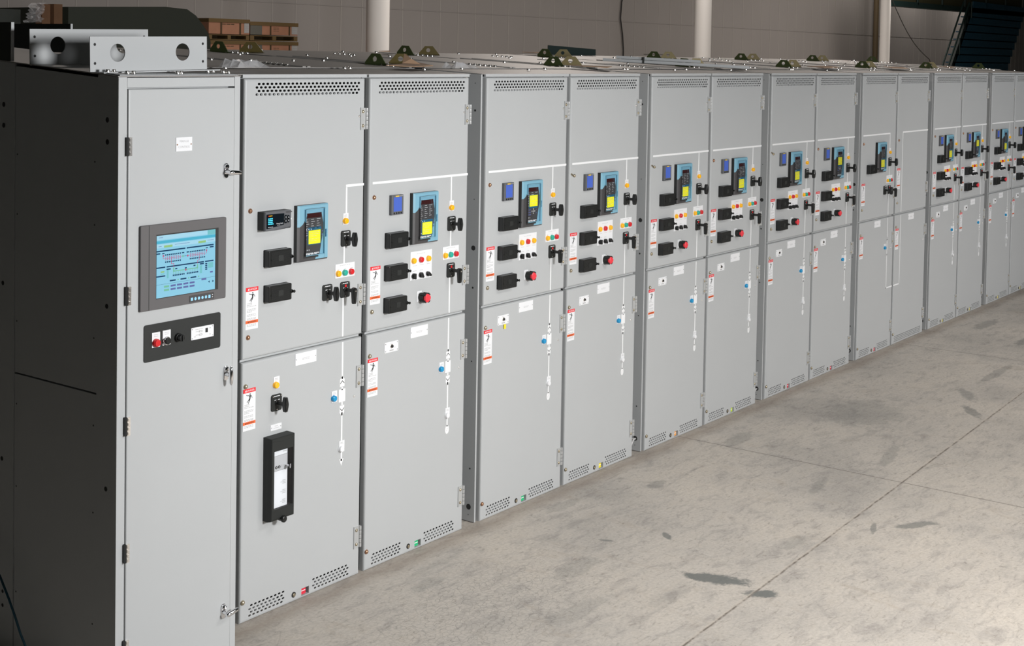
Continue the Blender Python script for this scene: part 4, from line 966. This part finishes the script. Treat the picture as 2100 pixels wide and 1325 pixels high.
for P_, lb in zip(BK, ['small brown cardboard scrap near the foot of the nearest white column', 'brown cardboard scrap left of the long dark plate on the roof', 'brown cardboard scrap at the roof back below the wall cable']):
    pts = [rpt(a_, b_) for a_, b_ in P_]; pts = [(x_, min(y_, 2.38)) for x_, y_ in pts]
    scrap('cardboard_scrap', pts, lb, 'cardboard scraps on the roofs')
# bundle of grey trim strips
p0, p1 = Vector((*rpt(1236, 131), 0)), Vector((*rpt(1560, 149), 0))
d = (p1-p0); L = d.length; ang = math.atan2(d.y, d.x)
root = bpy.data.objects.new('trim_bundle', None); COL.objects.link(root); root.location = (p0.x, p0.y, roof_z(p0.y)+.022); root.rotation_euler = (0, -math.asin((roof_z(p1.y)-roof_z(p0.y))/L), ang)
root['label'] = 'bundle of long pale grey trim strips lying across the roofs with a black tie'; root['category'] = 'metal trim'
for k, (ya, za, xa, xb) in enumerate(((-.03, 0, 0, L*.85), (.0, .0, .05, L*.93), (-.015, .024, .1, L*.62), (.02, .022, .14, L*.40))):
    mb = MB(); mb.box(xa, xb, ya, ya+.003, za, za+.022, 'grey_paint'); mb.box(xa, xb, ya, ya+.026, za, za+.003, 'grey_paint'); ob('trim_strip', mb, root)
mb = MB(); mb.box(.30, .315, -.034, .05, -.003, .048, 'black_matte'); ob('tie', mb, root, label='black tie')
# long dark plate on the roof behind
pa, pb = at(1120, 103, Y=2.36), at(1218, 111, Y=2.36)
mb = MB(); mb.add([(0, 0, 0), (pb.x-pa.x, 0, 0), (pb.x-pa.x, 0, .058), (0, 0, .085)], [(0, 1, 2, 3)], 'stair_green'); mb.add([(0, .004, 0), (pb.x-pa.x, .004, 0), (pb.x-pa.x, .004, .058), (0, .004, .085)], [(3, 2, 1, 0)], 'stair_green')
mb.box(0, pb.x-pa.x, .004, .05, 0, .004, 'stair_green')
ob('steel_strip', mb, loc=(pa.x, 2.34, roof_z(2.34)+.006), label='dark green steel strip standing on edge behind the second pair of lugs', cat='steel strip')
# crumpled clear film
def film(px, py, s_, label):
    R = random.Random(int(px)); mb = MB(); n_ = 7; x0, y0 = rpt(px, py); V = []
    for a in range(n_):
        for b in range(n_): V.append(((a/(n_-1)-.5)*s_*1.6, (b/(n_-1)-.5)*s_, R.uniform(0, .28)*s_*(1 if 0 < a < n_-1 and 0 < b < n_-1 else .15)))
    mb.add(V, [(a*n_+b, (a+1)*n_+b, (a+1)*n_+b+1, a*n_+b+1) for a in range(n_-1) for b in range(n_-1)], 'plastic_film')
    return ob('plastic_film', mb, loc=(x0, y0, roof_z(y0)+.016), label=label, cat='plastic film', group='crumpled films on the roofs')
film(506, 147, .16, 'crumpled clear plastic film at the roof corner beside the control cabinet'); film(940, 146, .15, 'crumpled clear plastic film on the roof left of the first dark gap')

# loose cables
mb = MB(); pts = [at(a_, b_, X=-.90) for a_, b_ in ((-25, 1135), (0, 1182), (18, 1228), (30, 1262), (42, 1300), (60, 1345), (90, 1400))]
pts = [p_ for p_ in pts if p_.z > .02]; pts.insert(0, Vector((-.850, pts[0].y+.12, pts[0].z+.10))); c0 = pts[0].copy()
if pts[-1].z > .03: pts.append(Vector((pts[-1].x-.02, pts[-1].y-.05, .008))); pts.append(Vector((pts[-1].x-.3, pts[-1].y-.1, .008)))
mb.tube([p_-c0 for p_ in pts], .005, 'cable_blue', n=8); ob('blue_cable', mb, loc=c0, label='thin dark blue cable hanging beside the dark side of the control cabinet', cat='cable')
for i_, gi in enumerate((2, 3, 4)):
    x0 = x_of(gi*2)-.031; mb = MB(); mb.tube([(0, 0, 0), (-.03, -.005, .002), (-.055, -.004, -.03), (-.075, 0, -.058)], .006, 'cable_grey', n=8)
    mb.tube([(0, .012, 0), (-.02, .012, .0), (-.045, .01, -.03), (-.06, .012, -.06)], .005, 'cable_grey', n=8)
    ob('grey_cable', mb, loc=(x0, .05, .083), label='pair of grey cables leaving the foot of the %s dark gap' % ['second', 'third', 'fourth'][i_], cat='cable', group='cables between the cabinet pairs')

# ------------------------------------------------------------------ warehouse behind
CYc = at(1441, 60, Y=WY-1.2)
def fwd(p): return (p-CAM).dot(FW)
ycol = CAM.y+24.2*.60
COLN = []
for (cx_, wpx, lb) in ((774.5, 48, 'thick white round column nearest the camera, behind the stacked cartons'), (1441, 35, 'white round column in the middle of the back wall'), (1815, 21, 'slim white round column beside the brown pipe, left of the stair')):
    p_ = at(cx_, 60, Y=11.2); r_ = wpx/F*fwd(p_)/2; mb = MB(); mb.X = Matrix.Rotation(math.radians(-90), 4, 'X'); mb.cyl(0, 0, r_, 0, -12, 'column_white', n=32)
    mb.cyl(0, 0, r_*1.25, 0, -.03, 'column_white', n=32); mb.X = None
    ob('support_column', mb, loc=(p_.x, p_.y, 0), label=lb, cat='column', group='white round columns')
    COLN.append((p_, r_))
# pipe on the wall left of the third column
p_ = at(1796, 60, Y=WY-.2); mb = MB(); mb.X = Matrix.Rotation(math.radians(-90), 4, 'X'); mb.cyl(0, 0, .10, 0, -12, 'pipe_brown', n=16); mb.X = None
ob('wall_pipe', mb, loc=(p_.x, WY-.2, 0), label='brown vertical pipe on the back wall beside the slim column', cat='pipe')
p_ = at(1277, 60, Y=WY-.03); mb = MB(); R = random.Random(3)
mb.tube([(.0, 0, .03)]+[(.10*math.sin(k*.9)+.05*math.cos(k*1.7)+(.0 if k < 6 else .04*k-.2), 0, 1.4+.45*k) for k in range(9)]+[(.1, 0, 6.5), (.12, 0, 11.9)], .018, 'cable_dark', n=8)
ob('wall_cable', mb, loc=(p_.x, WY-.03, 0), label='dark cable running down the bare back wall between two columns', cat='cable')
# sagging wire by the stair
A_, B_ = at(1827, -6, Y=11.8), at(1906, 122, Y=11.8); mb = MB()
mb.tube([tuple(A_.lerp(B_, t)-A_+Vector((0, 0, -.28*math.sin(math.pi*t)))) for t in [k/12 for k in range(13)]]+[(B_.x-A_.x+.5, 0, B_.z-A_.z-.6), (B_.x-A_.x+1.5, 0, -A_.z+.02)], .014, 'cable_dark', n=6)
ob('sagging_wire', mb, loc=A_, label='thin dark wire sagging from the stair landing down to the right', cat='wire')

# stair and landing at the far right
SY = 12.5
def S_(px, py, Y=SY): return at(px, py, Y=Y)
root = bpy.data.objects.new('steel_stair', None); COL.objects.link(root); o0 = S_(1950, 125); root.location = (o0.x, SY, 0)
root['label'] = 'dark blue-green steel stair with landing and slanted railings at the far right'; root['category'] = 'stair'
def rel(p_, dy=0): return (p_.x-o0.x, p_.y-SY+dy, p_.z)
def beam(mb, a, b, t, h, mt):
    a, b = Vector(a), Vector(b); mb.add([a+Vector((0, 0, -h/2)), b+Vector((0, 0, -h/2)), b+Vector((0, 0, h/2)), a+Vector((0, 0, h/2)), a+Vector((0, t, -h/2)), b+Vector((0, t, -h/2)), b+Vector((0, t, h/2)), a+Vector((0, t, h/2))],
        [(0, 1, 2, 3), (5, 4, 7, 6), (3, 2, 6, 7), (1, 0, 4, 5), (0, 3, 7, 4), (2, 1, 5, 6)], mt)
# landing beam
a, b = S_(1828, 6), S_(2100, 30); mb = MB(); beam(mb, rel(a), rel(b), .3, .19, 'stair_green'); ob('landing_beam', mb, root)
mb = MB()
for k in range(7):
    t = k/6; p_ = a.lerp(b, t); beam(mb, rel(p_+Vector((0, 0, 1.0))), rel(p_+Vector((.05, 0, 1.0))), .05, 2.0, 'stair_green')
beam(mb, rel(a+Vector((0, 0, 1.0))), rel(b+Vector((0, 0, 1.0))), .05, .05, 'stair_green')
mb.box(rel(a)[0]+.3, rel(b)[0], .1, .12, a.z+.1, a.z+1.9, 'dull_ochre'); ob('landing_railing', mb, root)
# flight rising to the right: treads with closed risers, stringer in front
lo_, hi_ = S_(1955, 133), S_(1993, 18)
dz, dxx = hi_.z-lo_.z, hi_.x-lo_.x; sl = dz/dxx
zb = .0; xb = lo_.x-(lo_.z-zb)/sl; zt = b.z; xt = lo_.x+(zt-lo_.z)/sl
mb = MB(); beam(mb, rel(Vector((xb, SY, zb))), rel(Vector((xt, SY, zt))), .08, .40, 'stair_green'); ob('stringer', mb, root)
mb = MB(); wdt = S_(2095, 70).x-S_(1985, 70).x; n_ = 16
for k in range(n_):
    x_ = xb+(xt-xb)*k/n_; z_ = zb+(zt-zb)*(k+1)/n_; x2 = xb+(xt-xb)*(k+1)/n_
    mb.box(x2-o0.x+.05, x2-o0.x+wdt, .0, .35, z_-.04, z_, 'stair_blue'); mb.box(x2-o0.x+.16, x2-o0.x+wdt, .0, .03, z_, z_+(zt-zb)/n_, 'stair_blue')
ob('tread_flight', mb, root)
for nm, off in (('handrail', -.62), ('handrail', -1.25)):
    mb = MB(); mb.tube([rel(Vector((xb+off, SY-.1, zb+.2))), rel(Vector((xt+off, SY-.1, zt+.2)))], .035, 'stair_green', n=8); ob(nm, mb, root)
mb = MB()
for k in range(2):
    x_ = xb+(xt-xb)*(.62+.3*k); z_ = zb+(zt-zb)*(.62+.3*k); mb.tube([rel(Vector((x_, SY-.1, z_))), rel(Vector((x_, SY-.1, z_+.55*sl)))], .02, 'stair_green', n=6)
ob('railing_post', mb, root, kind='stuff') if False else ob('railing_posts', mb, root)

# stacked cartons on pallets near the wall, left
def carton(px0, px1, pyt, pyb, Y, label, dpth=1.0, lab_left=False, seed=0):
    a = at(px0, pyt, Y=Y); b = at(px1, pyb, Y=Y); c2 = at(px0, pyb, Y=Y); w_ = b.x-c2.x; h_ = a.z-(b.z+c2.z)/2
    root = bpy.data.objects.new('shipping_carton', None); COL.objects.link(root); root.location = (c2.x, Y, (b.z+c2.z)/2)
    root['label'] = label; root['category'] = 'carton'; root['group'] = 'strapped cartons stacked by the back wall'
    mb = MB(); mb.box(0, w_, 0, dpth, 0, h_-.03, 'carton'); mb.box(-.01, w_+.01, -.01, dpth+.01, h_-.06, h_, 'carton_edge')
    if not lab_left: mb.bars(w_*.30, w_*.62, h_*.62, h_*.05, -.001, 'carton_dark', 2, seed)
    else:
        for z in (.30, .42, .54): mb.bars(w_*.48, w_*.60, h_*z, h_*.03, -.001, 'carton_dark', 1, seed)
    ob('box', mb, root)
    for f_ in (.30, .77) if not lab_left else (.42, .82): mb = MB(); mb.box(w_*f_-.015, w_*f_+.015, -.006, 0, 0, h_, 'carton_dark'); ob('strap', mb, root)
    mb = MB(); mb.box(w_*.87, w_*.995, -.004, 0, h_*.1, h_*.93, 'pale_label')
    for k in range(5): mb.bars(w_*.885, w_*.98, h_*(.2+.14*k), h_*.02, -.005, 'print_grey', 2, k)
    ob('paper_label', mb, root)
    if lab_left: mb = MB(); mb.box(0, w_*.24, -.004, 0, 0, h_*.97, 'grey_label'); ob('paper_label', mb, root)
    return root, w_, h_
def pallet(px0, px1, pyt, pyb, Y, label, dpth=1.0):
    c2 = at(px0, pyb, Y=Y); b = at(px1, pyb, Y=Y); a = at(px0, pyt, Y=Y); w_ = b.x-c2.x; z0 = (b.z+c2.z)/2; h_ = a.z-z0
    root = bpy.data.objects.new('wooden_pallet', None); COL.objects.link(root); root.location = (c2.x, Y, z0); root['label'] = label; root['category'] = 'pallet'; root['group'] = 'pallets between the cartons'
    mb = MB(); mb.box(0, w_, 0, dpth, h_*.85, h_, 'carton_edge'); mb.box(0, w_, 0, dpth, 0, h_*.15, 'carton_edge'); ob('deck', mb, root)
    for f_ in (0, .46, .92): mb = MB(); mb.box(w_*f_, w_*(f_+.08), 0, dpth, h_*.15, h_*.85, 'carton_edge'); ob('stringer', mb, root)
    mb = MB(); mb.box(w_*.08, w_*.92, .25, .27, h_*.15, h_*.85, 'carton_dark'); ob('inner_board', mb, root)
YB = 12.2
carton(428, 511, 37, 70, YB, 'upper strapped brown carton of the left stack, white label at its right', seed=1)
carton(428, 511, 82, 116, YB, 'lower strapped brown carton of the left stack, behind the roof lug', seed=2)
pallet(428, 511, 70, 82, YB, 'wooden pallet between the two cartons of the left stack')
carton(513, 610, 44, 72, YB, 'upper strapped brown carton of the right stack, grey label at its left', lab_left=True, seed=3)
carton(513, 610, 84, 116, YB, 'lower strapped brown carton of the right stack', lab_left=True, seed=4)
pallet(513, 610, 72, 84, YB, 'wooden pallet between the two cartons of the right stack')
for px0, px1, lb in ((428, 511, 'lowest brown crate carrying the left carton stack'), (513, 610, 'lowest brown crate carrying the right carton stack')):
    c2 = at(px0, 116, Y=YB); b = at(px1, 116, Y=YB); mb = MB(); z_ = (c2.z+b.z)/2; mb.box(0, b.x-c2.x, 0, 1, 0, z_, 'carton'); ob('base_crate', mb, loc=(c2.x, YB, 0), label=lb, cat='crate', group='base crates of the carton stacks')

# dark covered load and timber posts behind the control cabinet
YD = 7.0
def D_(px, py, Y=YD): return at(px, py, Y=Y)
p = [D_(a_, b_) for a_, b_ in ((140, 14), (340, 14), (384, 19), (402, 32), (417, 52), (427, 68), (432, 86), (432, 118), (432, 180), (140, 180))]
base = D_(140, 180); mb = MB(); out = [(q_.x-base.x, q_.z) for q_ in p[:8]]+[(p[7].x-base.x, 0), (0, 0)]
out = out[::-1]
mb.loft([[(x_, .0, z_) for x_, z_ in out], [(x_, 1.6, z_) for x_, z_ in out]], 'tarp_dark')
ob('covered_load', mb, loc=(base.x, YD, 0), label='large dark covered load with a rounded right shoulder behind the control cabinet', cat='covered load')
a, b = D_(-60, 26, 6.8), D_(120, 26, 6.8); mb = MB(); mb.box(0, D_(55, 26, 6.8).x-a.x, 0, 1.2, 0, a.z+.05, 'dark_side_steel'); ob('dark_enclosure', mb, loc=(a.x, 6.9, 0), label='dark steel enclosure at the far left behind the roof plates', cat='enclosure')
for (u0, u1, lb) in ((86, 103, 'left brown timber post beside the dark covered load'), (111, 128, 'right brown timber post beside the dark covered load')):
    a, b = D_(u0, 30, 6.8), D_(u1, 30, 6.8); mb = MB(); mb.box(0, b.x-a.x, 0, .1, 0, D_(u0, 8, 6.8).z, 'timber'); ob('timber_post', mb, loc=(a.x, 6.8, 0), label=lb, cat='timber post', group='timber posts')
# wrinkled film hanging over the crate edge
R = random.Random(5); mb = MB(); nx, nz = 8, 12; V = []
for j in range(nz):
    for i_ in range(nx):
        t = j/(nz-1); l = 50+22*(1-t)-0; q_ = D_(50+(64-50)*t+(35-4*t)*i_/(nx-1), 46-40*t, 6.72); V.append((q_.x, q_.y+R.uniform(-.04, .04), q_.z))
c0 = Vector(V[0]); mb.add([tuple(Vector(v)-c0) for v in V], [(j*nx+i_, j*nx+i_+1, (j+1)*nx+i_+1, (j+1)*nx+i_) for j in range(nz-1) for i_ in range(nx-1)], 'plastic_film')
ob('plastic_wrap', mb, loc=c0, label='wrinkled shiny plastic wrap hanging beside the timber posts', cat='plastic wrap')
